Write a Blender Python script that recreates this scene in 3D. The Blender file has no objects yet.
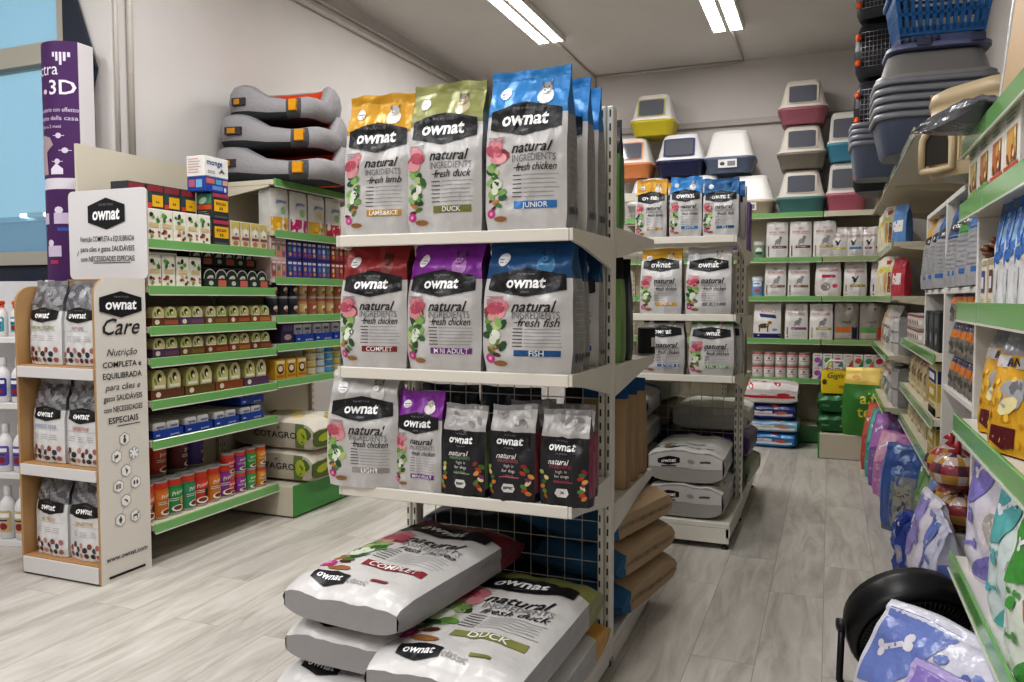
import bpy, math, random
from mathutils import Vector, Matrix, noise, geometry
PI = math.pi
C = bpy.context.scene.collection
R = random.Random(11)
ORD = ['first','second','third','fourth','fifth','sixth','seventh','eighth','ninth','tenth','eleventh','twelfth']

# ------------------------------------------------------------------ colour and materials
def lin(h):
    if isinstance(h, tuple): return h
    h = h.lstrip('#'); o = []
    for i in (0, 2, 4):
        c = int(h[i:i+2], 16) / 255
        o.append(c / 12.92 if c <= .04045 else ((c + .055) / 1.055) ** 2.4)
    return (o[0], o[1], o[2], 1)
def mul(h, k):
    c = lin(h); return (c[0]*k, c[1]*k, c[2]*k, 1)

def mat(name, rough=.5, metal=0, spec=.5, bump=0, bscale=20, trans=0, alpha=1, coat=0, emit=0, color=None, mott=0):
    m = bpy.data.materials.new(name); m.use_nodes = True
    nt = m.node_tree; N = nt.nodes; L = nt.links
    b = N['Principled BSDF']
    b.inputs['Roughness'].default_value = rough; b.inputs['Metallic'].default_value = metal
    b.inputs['Specular IOR Level'].default_value = spec
    if color is None:
        a = N.new('ShaderNodeAttribute'); a.attribute_name = 'Col'; src = a.outputs['Color']
    else:
        a = N.new('ShaderNodeRGB'); a.outputs[0].default_value = lin(color); src = a.outputs[0]
    if mott:
        tc = N.new('ShaderNodeTexCoord'); no = N.new('ShaderNodeTexNoise'); no.inputs['Scale'].default_value = 6; no.inputs['Detail'].default_value = 6
        L.new(tc.outputs['Object'], no.inputs['Vector'])
        mr = N.new('ShaderNodeMapRange'); mr.inputs[3].default_value = 1 - mott; mr.inputs[4].default_value = 1 + mott
        L.new(no.outputs['Fac'], mr.inputs[0])
        vm = N.new('ShaderNodeVectorMath'); vm.operation = 'SCALE'; L.new(src, vm.inputs[0]); L.new(mr.outputs[0], vm.inputs['Scale']); src = vm.outputs[0]
    L.new(src, b.inputs['Base Color'])
    if bump:
        tc = N.new('ShaderNodeTexCoord'); no = N.new('ShaderNodeTexNoise'); no.inputs['Scale'].default_value = bscale; no.inputs['Detail'].default_value = 3
        L.new(tc.outputs['Object'], no.inputs['Vector'])
        bp = N.new('ShaderNodeBump'); bp.inputs['Strength'].default_value = bump; bp.inputs['Distance'].default_value = .02
        L.new(no.outputs['Fac'], bp.inputs['Height']); L.new(bp.outputs[0], b.inputs['Normal'])
    if trans: b.inputs['Transmission Weight'].default_value = trans
    if coat: b.inputs['Coat Weight'].default_value = coat
    if alpha < 1: b.inputs['Alpha'].default_value = alpha
    if emit:
        b.inputs['Emission Strength'].default_value = emit; L.new(src, b.inputs['Emission Color'])
    return m

M = dict(
    bag=mat('printed_film', .34, .1, .5, .55, 8),
    foil=mat('metallic_film', .3, .45, .5, .4, 10),
    film=mat('glossy_film', .22, 0, .6, .5, 14),
    paper=mat('printed_paper', .7, 0, .3, .25, 12),
    card=mat('printed_card', .55, 0, .4),
    metal=mat('painted_steel', .45, 0, .5, mott=.04),
    chrome=mat('bare_steel', .3, .9, .5),
    plastic=mat('moulded_plastic', .38, 0, .5),
    gloss=mat('glossy_plastic', .16, 0, .6),
    cloth=mat('fabric', .9, 0, .2, .3, 60),
    wood=mat('pale_board', .5, 0, .4, mott=.1),
    clear=mat('clear_film', .12, 0, .6, .5, 16, alpha=.3),
)

# ------------------------------------------------------------------ mesh builder
class MB:
    def __init__(s): s.v = []; s.f = []; s.c = []; s.m = []; s.s = []
    def add(s, vs, fs, col, sm=False, m=0):
        k = len(s.v); s.v.extend([tuple(p) for p in vs])
        multi = isinstance(col, list)
        if not multi: col = lin(col)
        for i, f in enumerate(fs):
            s.f.append(tuple(k + j for j in f)); s.c.append(lin(col[i]) if multi else col); s.s.append(sm); s.m.append(m)
        return s
    def box(s, x0, x1, y0, y1, z0, z1, col, b=0, m=0):
        if b <= 0:
            vs = [(x, y, z) for x in (x0, x1) for y in (y0, y1) for z in (z0, z1)]
            return s.add(vs, [(0,1,3,2),(4,6,7,5),(0,4,5,1),(2,3,7,6),(0,2,6,4),(1,5,7,3)], col, m=m)
        b = min(b, (x1-x0)*.45, (y1-y0)*.45, (z1-z0)*.45)
        vs = []; idx = {}
        X = (x0, x1); Y = (y0, y1); Z = (z0, z1)
        for i in (0,1):
            for j in (0,1):
                for k in (0,1):
                    p = (X[i], Y[j], Z[k]); d = (b*(1-2*i), b*(1-2*j), b*(1-2*k))
                    for a in range(3):   # vertex on the face of axis a
                        q = [p[n] + (0 if n == a else d[n]) for n in range(3)]
                        idx[(i,j,k,a)] = len(vs); vs.append(tuple(q))
        F = []
        for a in range(3):
            o = [n for n in range(3) if n != a]
            for e in (0,1):
                quad = []
                for (p, q) in ((0,0),(1,0),(1,1),(0,1)):
                    t = [0,0,0]; t[a] = e; t[o[0]] = p; t[o[1]] = q; quad.append(idx[(*t, a)])
                if (e == 0) ^ (a == 1): quad.reverse()
                F.append(tuple(quad))
        for a in range(3):      # edges running along axis a
            o = [n for n in range(3) if n != a]
            for p in (0,1):
                for q in (0,1):
                    t0 = [0,0,0]; t0[o[0]] = p; t0[o[1]] = q; t1 = list(t0); t1[a] = 1
                    F.append((idx[(*t0,o[0])], idx[(*t1,o[0])], idx[(*t1,o[1])], idx[(*t0,o[1])]))
        for i in (0,1):
            for j in (0,1):
                for k in (0,1): F.append((idx[(i,j,k,0)], idx[(i,j,k,1)], idx[(i,j,k,2)]))
        return s.add(vs, F, col, m=m)
    def tube(s, pts, r, col, n=8, closed=False, cap=True, m=0, flat=1):
        pts = [Vector(p) for p in pts]; K = len(pts); rs = r if isinstance(r, (list, tuple)) else [r]*K
        vs = []; prev = None
        for i, p in enumerate(pts):
            a = pts[(i-1) % K] if (closed or i > 0) else p; b = pts[(i+1) % K] if (closed or i < K-1) else p
            t = (b - a).normalized() if (b-a).length > 1e-9 else Vector((0,0,1))
            if prev is None: u = t.orthogonal().normalized()
            else:
                u = prev - t * prev.dot(t); u = u.normalized() if u.length > 1e-6 else t.orthogonal().normalized()
            prev = u; w = t.cross(u)
            for k in range(n):
                an = 2*PI*k/n; vs.append(p + u*math.cos(an)*rs[i] + w*math.sin(an)*rs[i]*flat)
        F = []
        for i in range(K if closed else K-1):
            for k in range(n):
                a = i*n + k; b = i*n + (k+1) % n; c = ((i+1) % K)*n + (k+1) % n; d = ((i+1) % K)*n + k
                F.append((a, b, c, d))
        if cap and not closed: F.append(tuple(range(n))[::-1]); F.append(tuple((K-1)*n + k for k in range(n)))
        return s.add(vs, F, col, True, m)
    def lathe(s, prof, col, n=20, cx=0, cy=0, cap0=True, cap1=True, sm=True, m=0):
        vs = []; F = []; cl = []
        cols = col if isinstance(col, list) else [col]*(len(prof)-1)
        for (r, z) in prof:
            for k in range(n): vs.append((cx + r*math.cos(2*PI*k/n), cy + r*math.sin(2*PI*k/n), z))
        for i in range(len(prof)-1):
            for k in range(n):
                F.append((i*n+k, i*n+(k+1) % n, (i+1)*n+(k+1) % n, (i+1)*n+k)); cl.append(cols[i])
        s.add(vs, F, cl, sm, m)
        if cap0: s.add([vs[k] for k in range(n)], [tuple(range(n))[::-1]], cols[0], False, m)
        if cap1: s.add([vs[(len(prof)-1)*n+k] for k in range(n)], [tuple(range(n))], cols[-1], False, m)
        return s
    def grid(s, fn, us, vs_, colf, flip=False, sm=True, m=0):
        vs = [fn(u, v) for v in vs_ for u in us]; nu = len(us); F = []; cl = []
        for j in range(len(vs_)-1):
            for i in range(nu-1):
                q = (j*nu+i, j*nu+i+1, (j+1)*nu+i+1, (j+1)*nu+i)
                F.append(q[::-1] if flip else q)
                cl.append(colf((us[i]+us[i+1])/2, (vs_[j]+vs_[j+1])/2) if callable(colf) else colf)
        return s.add(vs, F, cl, sm, m)
    def prism(s, pts, y0, y1, col, axis='y', m=0, col2=None):
        """polygon in the xz plane (axis y), yz plane (axis x) or xy plane (axis z), extruded"""
        def P(a, b, c):
            return (a, c, b) if axis == 'y' else ((c, a, b) if axis == 'x' else (a, b, c))
        n = len(pts); vs = [P(a, b, y0) for a, b in pts] + [P(a, b, y1) for a, b in pts]
        tri = geometry.tessellate_polygon([[Vector((a, b, 0)) for a, b in pts]])
        F = [tuple(t) for t in tri] + [tuple(n + k for k in t[::-1]) for t in tri] + [(i, (i+1) % n, n+(i+1) % n, n+i) for i in range(n)]
        cl = [col]*(2*len(tri)) + [col2 or col]*n
        return s.add(vs, F, cl, False, m)
    def build(s, name, mats, parent=None, loc=(0,0,0), rot=(0,0,0)):
        me = bpy.data.meshes.new(name); me.from_pydata(s.v, [], s.f)
        at = me.attributes.new('Col', 'FLOAT_COLOR', 'CORNER'); buf = []
        for f, c in zip(s.f, s.c): buf.extend(list(c)*len(f))
        at.data.foreach_set('color', buf)
        me.polygons.foreach_set('use_smooth', s.s); me.polygons.foreach_set('material_index', s.m)
        for mm in (mats if isinstance(mats, list) else [mats]): me.materials.append(M[mm] if isinstance(mm, str) else mm)
        me.update()
        o = bpy.data.objects.new(name, me); C.objects.link(o); o.parent = parent; o.location = loc; o.rotation_euler = rot
        return o

# ------------------------------------------------------------------ objects
def setp(o, label, cat, group=None, kind=None):
    if label: o['label'] = label
    if cat: o['category'] = cat
    if group: o['group'] = group
    if kind: o['kind'] = kind
    return o
def thing(name, label, cat, loc=(0,0,0), rz=0, group=None, rx=0, ry=0):
    o = bpy.data.objects.new(name, None); C.objects.link(o); o.empty_display_size = .05
    o.location = loc; o.rotation_euler = (rx, ry, rz)
    return setp(o, label, cat, group)
KIDS = {}
def copy_tree(o, parent=None):
    c = o.copy(); C.objects.link(c); c.parent = parent
    for ch in list(o.children): copy_tree(ch, c)
    return c
PROTO = {}
def place(key, maker, label, cat, loc, rz=0, group=None, rx=0, ry=0, name=None):
    """first use builds the thing, later uses copy it with its parts"""
    if key in PROTO: o = copy_tree(PROTO[key])
    else: o = maker(); PROTO[key] = o
    o.location = loc; o.rotation_euler = (rx, ry, rz)
    for k in ('label','category','group'):
        if k in o: del o[k]
    return setp(o, label, cat, group)
def struct(name, mb, m, loc=(0,0,0)):
    o = mb.build(name, m, None, loc); o['kind'] = 'structure'; return o

# ------------------------------------------------------------------ lettering and flat print
GL = {}
def glyph(t, bold=0, shear=0):
    k = (t, bold, shear)
    if k in GL: return GL[k]
    cu = bpy.data.curves.new('lettering', 'FONT'); cu.body = t; cu.shear = shear; cu.offset = bold; cu.resolution_u = 2
    ob = bpy.data.objects.new('lettering', cu); me = bpy.data.meshes.new_from_object(ob)
    vs = [(v.co.x, v.co.y) for v in me.vertices]; fs = [tuple(p.vertices) for p in me.polygons]
    bpy.data.objects.remove(ob); bpy.data.curves.remove(cu); bpy.data.meshes.remove(me)
    xs = [p[0] for p in vs] or [0]; a = min(xs); w = max(xs) - a
    GL[k] = ([(x - a - w/2, y) for x, y in vs], fs, w)
    return GL[k]

class Deco:
    """print laid on a surface; mapf(x, z, off) gives the 3D point; units of s metres"""
    def __init__(d, mb, mapf, s=1, L=.03, m=0): d.mb = mb; d.f = mapf; d.s = s; d.L = L; d.m = m; d.j = 0; d.base = .0016
    def _put(d, vs, fs, col, lay, sub=True):
        vs = [(x*d.s, z*d.s) for x, z in vs]; tris = []
        for f in fs:
            for i in range(1, len(f)-1): tris.append((f[0], f[i], f[i+1]))
        if sub:
            L2 = d.L*d.L; out = []; st = tris[:]
            while st:
                a, b, c = st.pop()
                e = [((vs[p][0]-vs[q][0])**2 + (vs[p][1]-vs[q][1])**2, p, q, r) for p, q, r in ((a,b,c),(b,c,a),(c,a,b))]
                g = max(e)
                if g[0] > L2 and len(out) < 4000:
                    _, p, q, r = g; vs.append(((vs[p][0]+vs[q][0])/2, (vs[p][1]+vs[q][1])/2)); k = len(vs)-1
                    st.append((p, k, r)); st.append((k, q, r))
                else: out.append((a, b, c))
            tris = out
        d.j = (d.j + 1) % 5
        off = d.base + .0006*lay + .00008*d.j
        d.mb.add([d.f(x, z, off) for x, z in vs], tris, col, True, d.m)
    def poly(d, pts, col, lay=0):
        n = len(pts); cx = sum(p[0] for p in pts)/n; cz = sum(p[1] for p in pts)/n
        d._put(list(pts) + [(cx, cz)], [(i, (i+1) % n, n) for i in range(n)], col, lay)
    def rect(d, x0, x1, z0, z1, col, lay=0): d._put([(x0,z0),(x1,z0),(x1,z1),(x0,z1)], [(0,1,2,3)], col, lay)
    def ell(d, cx, cz, rx, rz, col, n=10, rot=0, lay=0):
        ca, sa = math.cos(rot), math.sin(rot)
        d.poly([(cx + rx*math.cos(2*PI*i/n)*ca - rz*math.sin(2*PI*i/n)*sa, cz + rx*math.cos(2*PI*i/n)*sa + rz*math.sin(2*PI*i/n)*ca) for i in range(n)], col, lay)
    def text(d, t, cx, cz, size, col, bold=0, shear=0, lay=2, maxw=None, rot=0, al='c'):
        vs, fs, w = glyph(t, bold, shear)
        kx = size
        if maxw and w*size > maxw: kx = maxw/w
        o = cx + (w*kx/2 if al == 'l' else 0); ca, sa = math.cos(rot), math.sin(rot)
        pts = [(x*kx, (y-.33)*size) for x, y in vs]
        d._put([(o + x*ca - y*sa, cz + x*sa + y*ca) for x, y in pts], fs, col, lay, sub=False)
    def lines(d, x0, x1, z, n, dz, col, th, lay=1, jag=.3):
        for i in range(n): d.rect(x0, x1 - (x1-x0)*R.random()*jag, z - i*dz - th/2, z - i*dz + th/2, col, lay)
def hexa(w, h, k=.52): return [(-w/2,-h*k/2),(0,-h/2),(w/2,-h*k/2),(w/2,h*k/2),(0,h/2),(-w/2,h*k/2)]
def rrect(x0, x1, z0, z1, r, n=4):
    out = []
    for cx, cz, a in ((x1-r,z1-r,0),(x0+r,z1-r,PI/2),(x0+r,z0+r,PI),(x1-r,z0+r,1.5*PI)):
        for i in range(n+1): out.append((cx + r*math.cos(a + PI/2*i/n), cz + r*math.sin(a + PI/2*i/n)))
    return out

# ------------------------------------------------------------------ soft packs
def interp(tab, t):
    for (a, x), (b, y) in zip(tab, tab[1:]):
        if t <= b:
            k = (t-a)/(b-a); k = k*k*(3-2*k); return x + (y-x)*k
    return tab[-1][1]
PROF = dict(
    stand=([(0,.9),(.12,1),(.5,.95),(.74,.68),(.9,.2),(.95,.05),(1,.05)], [(0,.9),(.12,1),(.5,.95),(.74,.68),(.9,.2),(.95,.05),(1,.05)], [(0,.965),(.12,1),(.6,.985),(.85,.955),(1,.97)]),
    squat=([(0,.9),(.15,1.03),(.5,1),(.8,.72),(.95,.3),(1,.08)], [(0,.9),(.15,1.03),(.5,1),(.8,.72),(.95,.3),(1,.08)], [(0,.96),(.2,1.02),(.6,1),(.86,.93),(1,.96)]),
    brick=([(0,.92),(.08,1),(.9,1),(1,.85)], [(0,.92),(.08,1),(.9,1),(1,.85)], [(0,.97),(.1,1),(.9,1),(1,.96)]),
    lie=([(0,.35),(.03,.7),(.1,.95),(.3,1),(.75,1),(.9,.9),(.975,.25),(1,.02)], [(0,.8),(.05,.98),(.2,1),(.85,1),(.95,.75),(1,.3)], [(0,.96),(.1,1),(.5,1.01),(.9,1),(1,.98)]),
    pillow=([(0,.04),(.04,.1),(.14,.7),(.3,.97),(.6,1),(.8,.72),(.94,.1),(1,.04)], [(0,.04),(.04,.1),(.14,.7),(.3,.97),(.6,1),(.8,.72),(.94,.1),(1,.04)], [(0,.97),(.15,.98),(.5,1),(.85,.98),(1,.97)]),
)
class Pouch:
    def __init__(s, w, h, d, kind='stand', wr=.004, seed=0, gus=.35, pw=3, edge=.3):
        s.w, s.h, s.d, s.wr, s.seed, s.gus, s.pw, s.edge = w, h, d, wr, seed*7.31, gus, pw, edge
        s.pf, s.pb, s.pwid = PROF[kind]
    def W(s, t): return s.w/2*interp(s.pwid, t)
    def fr(s, u, t, off=0):
        D = s.d/2*interp(s.pf, t); n = noise.noise(Vector((u*2.2 + s.seed, t*3.4, s.seed)))*s.wr*2 + noise.noise(Vector((u*6 + s.seed, t*9, 3.1)))*s.wr*.7
        c = noise.noise(Vector((u*1.6 + t*2 + s.seed, t*4.5 - u, s.seed + 9))); n += max(0, .22 - abs(c))*s.wr*2.6*(.35 + t)
        e = max(0, 1-abs(u)**8)
        if t > .985: n *= .5
        return (u*s.W(t), -D*(1 - s.edge*abs(u)**s.pw) - off + n*e, s.h*t + (noise.noise(Vector((u*1.7, s.seed, 1)))*s.wr*1.5 if t > .9 else 0))
    def bk(s, u, t, off=0):
        D = s.d/2*interp(s.pb, t); return (u*s.W(t), D*(1 - s.edge*abs(u)**s.pw) + off, s.h*t + (noise.noise(Vector((u*1.7, s.seed, 1)))*s.wr*1.5 if t > .9 else 0))
    def sd(s, sg, q, t, off=0):
        a = s.fr(sg, t); b = s.bk(sg, t); k = (q+1)/2
        x = s.W(t) + s.d*(.05*(1-q*q)*max(0, 1-t*1.2) - s.gus*.5*(1-abs(q))*max(0, t-.45)*1.2*(1-t*.4)) + off
        x += noise.noise(Vector((q*2, t*8, s.seed + sg)))*s.wr*1.2*(1-abs(q))
        return (sg*x, a[1] + (b[1]-a[1])*k, a[2])
    def bot(s, u, q, off=0):
        a = s.fr(u, 0); b = s.bk(u, 0); return (a[0], a[1] + (b[1]-a[1])*(q+1)/2, -off - .03*s.d*(1-u*u)*(1-q*q)*0)
    def body(s, mb, colf, nu=12, ts=None, nt=18, m=0):
        ts = sorted(set([round(i/nt, 4) for i in range(nt+1)] + (ts or []) + [.95]))
        us = [-1 + 2*i/nu for i in range(nu+1)]; qs = [-1, -.7, -.4, -.15, .15, .4, .7, 1]
        cf = colf if callable(colf) else (lambda f, u, t: colf)
        mb.grid(lambda u, t: s.fr(u, t), us, ts, lambda u, t: cf('f', u, t), m=m)
        mb.grid(lambda u, t: s.bk(u, t), us, ts, lambda u, t: cf('b', u, t), flip=True, m=m)
        mb.grid(lambda q, t: s.sd(1, q, t), qs, ts, lambda u, t: cf('s', u, t), m=m)
        mb.grid(lambda q, t: s.sd(-1, q, t), qs, ts, lambda u, t: cf('s', u, t), flip=True, m=m)
        mb.grid(lambda u, q: s.bot(u, q), us, qs, lambda u, t: cf('o', u, 0), flip=True, m=m)
        def topf(u, q):
            a = s.fr(u, 1); b = s.bk(u, 1); return (a[0], a[1] + (b[1]-a[1])*(q+1)/2, a[2])
        mb.grid(topf, us, [-1, 0, 1], lambda u, q: cf('b', u, 1), m=m)
        return mb
    def front(s, mb, L=.03, m=0): return Deco(mb, lambda x, z, o: s.fr(max(-1, min(1, x/(s.w/2))), max(0, min(1, z/s.h)), o), s.w, L, m)
    def end(s, mb, L=.03, m=0): return Deco(mb, lambda x, z, o: s.bot(max(-1, min(1, x/(s.w/2))), max(-1, min(1, -z/(s.d/2))), o), s.w, L, m)
    def side(s, mb, sg=1, L=.03, m=0): return Deco(mb, lambda x, z, o: s.sd(sg, max(-1, min(1, sg*x/(s.d/2))), max(0, min(1, z/s.h)), o), s.d, L, m)
# ------------------------------------------------------------------ pet food bags
BLK = '17171b'; SIL = 'c9c7c6'; SID = '8f8e90'; WHT = 'f1f0ee'
def meal_art(D, x, z0, z1, seed, k=1):
    """meat, leaves, flowers and kibble printed down the left edge"""
    r = random.Random(seed); H = z1 - z0
    for i in range(5): D.ell(x + r.uniform(-.06,.06)*k, z1 - .02 - .045*i*H, .12*k, .07*k, ['c9707a','d98a92','b8566a','8f3f48','dd9aa0'][i], 9, r.uniform(-.6,.6), i % 3)
    for i in range(14): D.ell(x + r.uniform(-.1,.1)*k, z1 - H*(.26 + .033*i), .065*k, .04*k, ['3f6a3a','6c9a4e','8fb36a','2f5232','b7c98a'][i % 5], 8, r.uniform(-1,1), i % 3)
    D.ell(x + .01, z1 - H*.52, .07*k, .06*k, 'e4e8da', 9, 0, 2); D.ell(x - .02, z1 - H*.6, .05*k, .05*k, 'dfe6d2', 9, 0, 3)
    for i in range(4): D.ell(x - .02 + r.uniform(-.08,.08)*k, z1 - H*(.7 + .04*i), .055*k, .025*k, ['7d3a2a','c07a3a','4c7a3c','5a2f24'][i], 8, r.uniform(-.8,.8), i % 3)
    D.ell(x - .07*k, z0 + H*.12, .06*k, .055*k, 'c23a86', 9, 0, 1); D.ell(x - .07*k, z0 + H*.12, .025*k, .022*k, 'e8a0c4', 7, 0, 3)
    D.ell(x + .06*k, z0 + H*.05, .09*k, .032*k, '9a6a3c', 9, 0, 2)
def pet_print(D, cx, cz, s, c1='b9b2aa', c2='e6e2dc', c3='4a4644'):
    D.ell(cx, cz - .35*s, .62*s, .6*s, c2, 12, 0, 1); D.ell(cx, cz + .2*s, .42*s, .45*s, c1, 12, 0, 2)
    D.poly([(cx - .4*s, cz + .3*s), (cx - .2*s, cz + .5*s), (cx - .38*s, cz + .85*s)], c3, 2); D.poly([(cx + .4*s, cz + .3*s), (cx + .2*s, cz + .5*s), (cx + .38*s, cz + .85*s)], c3, 2)
    D.ell(cx - .12*s, cz + .02*s, .24*s, .2*s, c2, 9, 0, 3); D.ell(cx - .14*s, cz + .08*s, .07*s, .05*s, '1c1a1a', 7, 0, 4)
    D.ell(cx - .22*s, cz + .32*s, .05*s, .06*s, '1c1a1a', 6, 0, 4); D.ell(cx + .16*s, cz + .32*s, .05*s, .06*s, '1c1a1a', 6, 0, 4)
def badge_print(D, cx, cz, w, h, sub='CLASSIC', over='', k=.52):
    D.poly(hexa(w, h, k) if cx == 0 else [(a+cx, b) for a, b in hexa(w, h, k)], BLK, 1)
def badge_mesh(parent, mapf, s, cx, cz, w, h, sub='classic', over='THE PET FOOD', L=.02, k=.52, f='bag'):
    mb = MB(); D = Deco(mb, mapf, s, L)
    D.poly([(a+cx, b+cz) for a, b in hexa(w, h, k)], BLK, 3)
    D.text('ownat', cx, cz, h*.56, 'ffffff', .03, .12, 5, w*.74)
    if sub: D.text(sub, cx, cz - h*.33, h*.12, '9a9a9c', 0, .3, 5, w*.3)
    if over: D.text(over, cx, cz + h*.28, h*.1, '8c8c90', 0, 0, 5, w*.4)
    o = mb.build('badge', f, parent); o['label'] = 'black hexagonal logo badge'
    return o
def seal_mesh(P, parent, col, f='bag'):
    mb = MB(); us = [-1 + i/12 for i in range(25)]; ts = [.945, .96, .975, .99, 1]
    mb.grid(lambda u, t: (lambda p: (p[0], p[1] - .0012 - .0006*(int(t*1000) % 2), p[2] + .0008))(P.fr(u, t)), us, ts, col)
    mb.grid(lambda u, t: (lambda p: (p[0], p[1] + .0012, p[2] + .0008))(P.bk(u, t)), us, ts, col, flip=True)
    return mb.build('top_seal', f, parent)
def classic_bag(top, band, line, tag, w, h, d, kind='stand', seed=0, dark=False, petc=None, lod=1, split=.715, bz=.685, wr=.0065, gus=.4):
    def mk():
        o = thing('food_bag', None, None)
        P = Pouch(w, h, d, kind, wr, seed, gus); mb = MB(); q = h/w
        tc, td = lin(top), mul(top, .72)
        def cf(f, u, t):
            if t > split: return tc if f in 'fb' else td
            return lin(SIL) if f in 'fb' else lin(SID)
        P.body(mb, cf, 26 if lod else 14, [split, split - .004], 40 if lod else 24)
        D = P.front(mb, .02 if lod else .04)
        pet_print(D, .22, q*.855, .17, *(petc or ())) ; D.ell(-.3, q*.86, .075, .075, 'e9e8ea', 12, 0, 1)
        D.rect(-.36, -.24, q*.855, q*.865, '8a8a92', 2); D.rect(-.35, -.25, q*.835, q*.842, '8a8a92', 2)
        D.text('natural', .1, q*.505, .17, '26262a', .012, .35, 2)
        D.text('INGREDIENTS', .12, q*.44, .115, '77777b', 0, 0, 2, .52)
        D.text(line, .15, q*.385, .125, '26262a', .006, .35, 2, .48); D.rect(-.12, -.02, q*.382, q*.387, '444448', 1)
        for i in range(6):
            z = q*(.335 - .026*i); D.rect(-.13, -.02, z, z + .009, '38383c', 1); D.rect(0, .42 - R.random()*.06, z, z + .007, '98989c', 1)
        D.rect(-.11, .39, q*.135, q*.18, band, 1); D.text(tag, .14, q*.157, .085, 'f4f4f2', .01, 0, 3, .42)
        meal_art(D, -.34, q*.05, q*.55, seed + 5)
        for i in range(3): D.rect(-.46, -.24, q*.575 - .03*i, q*.575 - .03*i + .012, '9a9a9e', 1)
        if lod:
            for sg in (1, -1):
                S = P.side(mb, sg, .04); hh = h/d
                for i in range(9): S.rect(-.34, .3, hh*(.62 - .045*i), hh*(.62 - .045*i) + .018, 'a9a8aa', 1)
                for i in range(4): S.ell(-.3 + .2*i, hh*.12, .07, .09, '55555a', 7, 0, 1)
        mb.build('pouch', 'bag', o)
        badge_mesh(o, P.front(MB()).f, w, 0, q*bz, .88, q*.215, L=.02 if lod else .04)
        if lod: seal_mesh(P, o, top)
        return o
    return mk
def wild_bag(accent, w, h, d, seed, line):
    def mk():
        o = thing('food_bag', None, None); P = Pouch(w, h, d, 'stand', .007, seed, .5); mb = MB(); q = h/w
        def cf(f, u, t):
            if t > .72: return lin('b9b7b6') if f in 'fb' else lin('6d6b6c')
            return lin('26252a') if f in 'fb' else (mul(accent, .7) if t > .1 else lin('26252a'))
        P.body(mb, cf, 22, [.72, .715], 32); D = P.front(mb)
        for i in range(7): D.ell(R.uniform(-.35,.35), q*R.uniform(.78,.92), .1, .05, ['8f8d8e','d4d2d0','a4a2a3'][i % 3], 8, R.uniform(-1,1), i % 3)
        D.text('natural', -.08, q*.475, .15, 'f0efee', .012, .3, 2); D.text('INGREDIENTS', -.04, q*.425, .09, accent, 0, 0, 2, .45)
        for i in range(3): D.text(['high in','for dogs',line][i], -.02, q*(.375 - .05*i), .085, ['d8d6d6','f0efee',accent][i], 0, 0, 2, .5)
        D.rect(-.2, .2, q*.255, q*.265, accent, 1)
        D.poly([(-.16,q*.14),(-.11,q*.1),(.07,q*.1),(.12,q*.14),(.08,q*.19),(-.12,q*.19)], 'dcdad8', 1); D.rect(-.12, .08, q*.13, q*.16, '6a6a6e', 2)
        for i in range(9): D.ell(.38 + R.uniform(-.1,.07), q*(.1 + .035*i), .07, .045, ['d08a3a','b8323a','5c8a3c','e6d9a8','7a3a6a','e0a050','c04030','4a7a3a','8a2a3a'][i], 8, R.uniform(-1,1), i % 3)
        for i in range(6): D.ell(-.4 + R.uniform(-.05,.07), q*(.1 + .05*i), .06, .045, ['b06a2a','6a9a4a','c8803a','3f6a34','e0c890','9ab35a'][i], 8, R.uniform(-1,1), i % 3)
        mb.build('pouch', 'bag', o); badge_mesh(o, P.front(MB()).f, w, -.03, q*.63, .8, q*.21, 'just grain free'); seal_mesh(P, o, '8d8b8c')
        return o
    return mk
def care_bag(accent, word, w, h, d, seed):
    def mk():
        o = thing('food_bag', None, None); P = Pouch(w, h, d, 'stand', .007, seed, .4); mb = MB(); q = h/w
        def cf(f, u, t):
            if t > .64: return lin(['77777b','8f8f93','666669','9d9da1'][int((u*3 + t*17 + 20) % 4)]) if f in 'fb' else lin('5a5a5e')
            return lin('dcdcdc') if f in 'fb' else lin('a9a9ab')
        P.body(mb, cf, 22, [.64, .635], 32); D = P.front(mb)
        for i in range(9): D.ell(R.uniform(-.4,.4), q*R.uniform(.72,.93), .13, .07, ['5c5c60','a4a4a8','828286'][i % 3], 8, R.uniform(-1,1), i % 3)
        D.text(word, 0, q*.44, .1, accent, .01, 0, 2, .72); D.rect(-.38, .38, q*.405, q*.41, 'b4b4b6', 1)
        for i in range(3):
            for j in range(3): D.rect(-.36 + .26*i, -.18 + .26*i, q*(.34 - .025*j), q*(.345 - .025*j), '9c9ca0', 1)
        for i in range(8): D.ell(-.4 + .11*i, q*(.13 + .05*(i % 2)), .055, .06, ['a8624a','6a2f33','2f3a30','c08a84','4a3030','8a4a3a','3c3a44','b07070'][i], 8, 0, i % 3)
        for i in range(6): D.ell(-.38 + .15*i, q*.06, .06, .05, ['8a4038','3a3432','b88a80','5a2f33','34343a','a06060'][i], 8, 0, i % 2)
        mb.build('pouch', 'bag', o); badge_mesh(o, P.front(MB()).f, w, 0, q*.595, .84, q*.19, ''); seal_mesh(P, o, '8a8a8e')
        return o
    return mk
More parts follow.
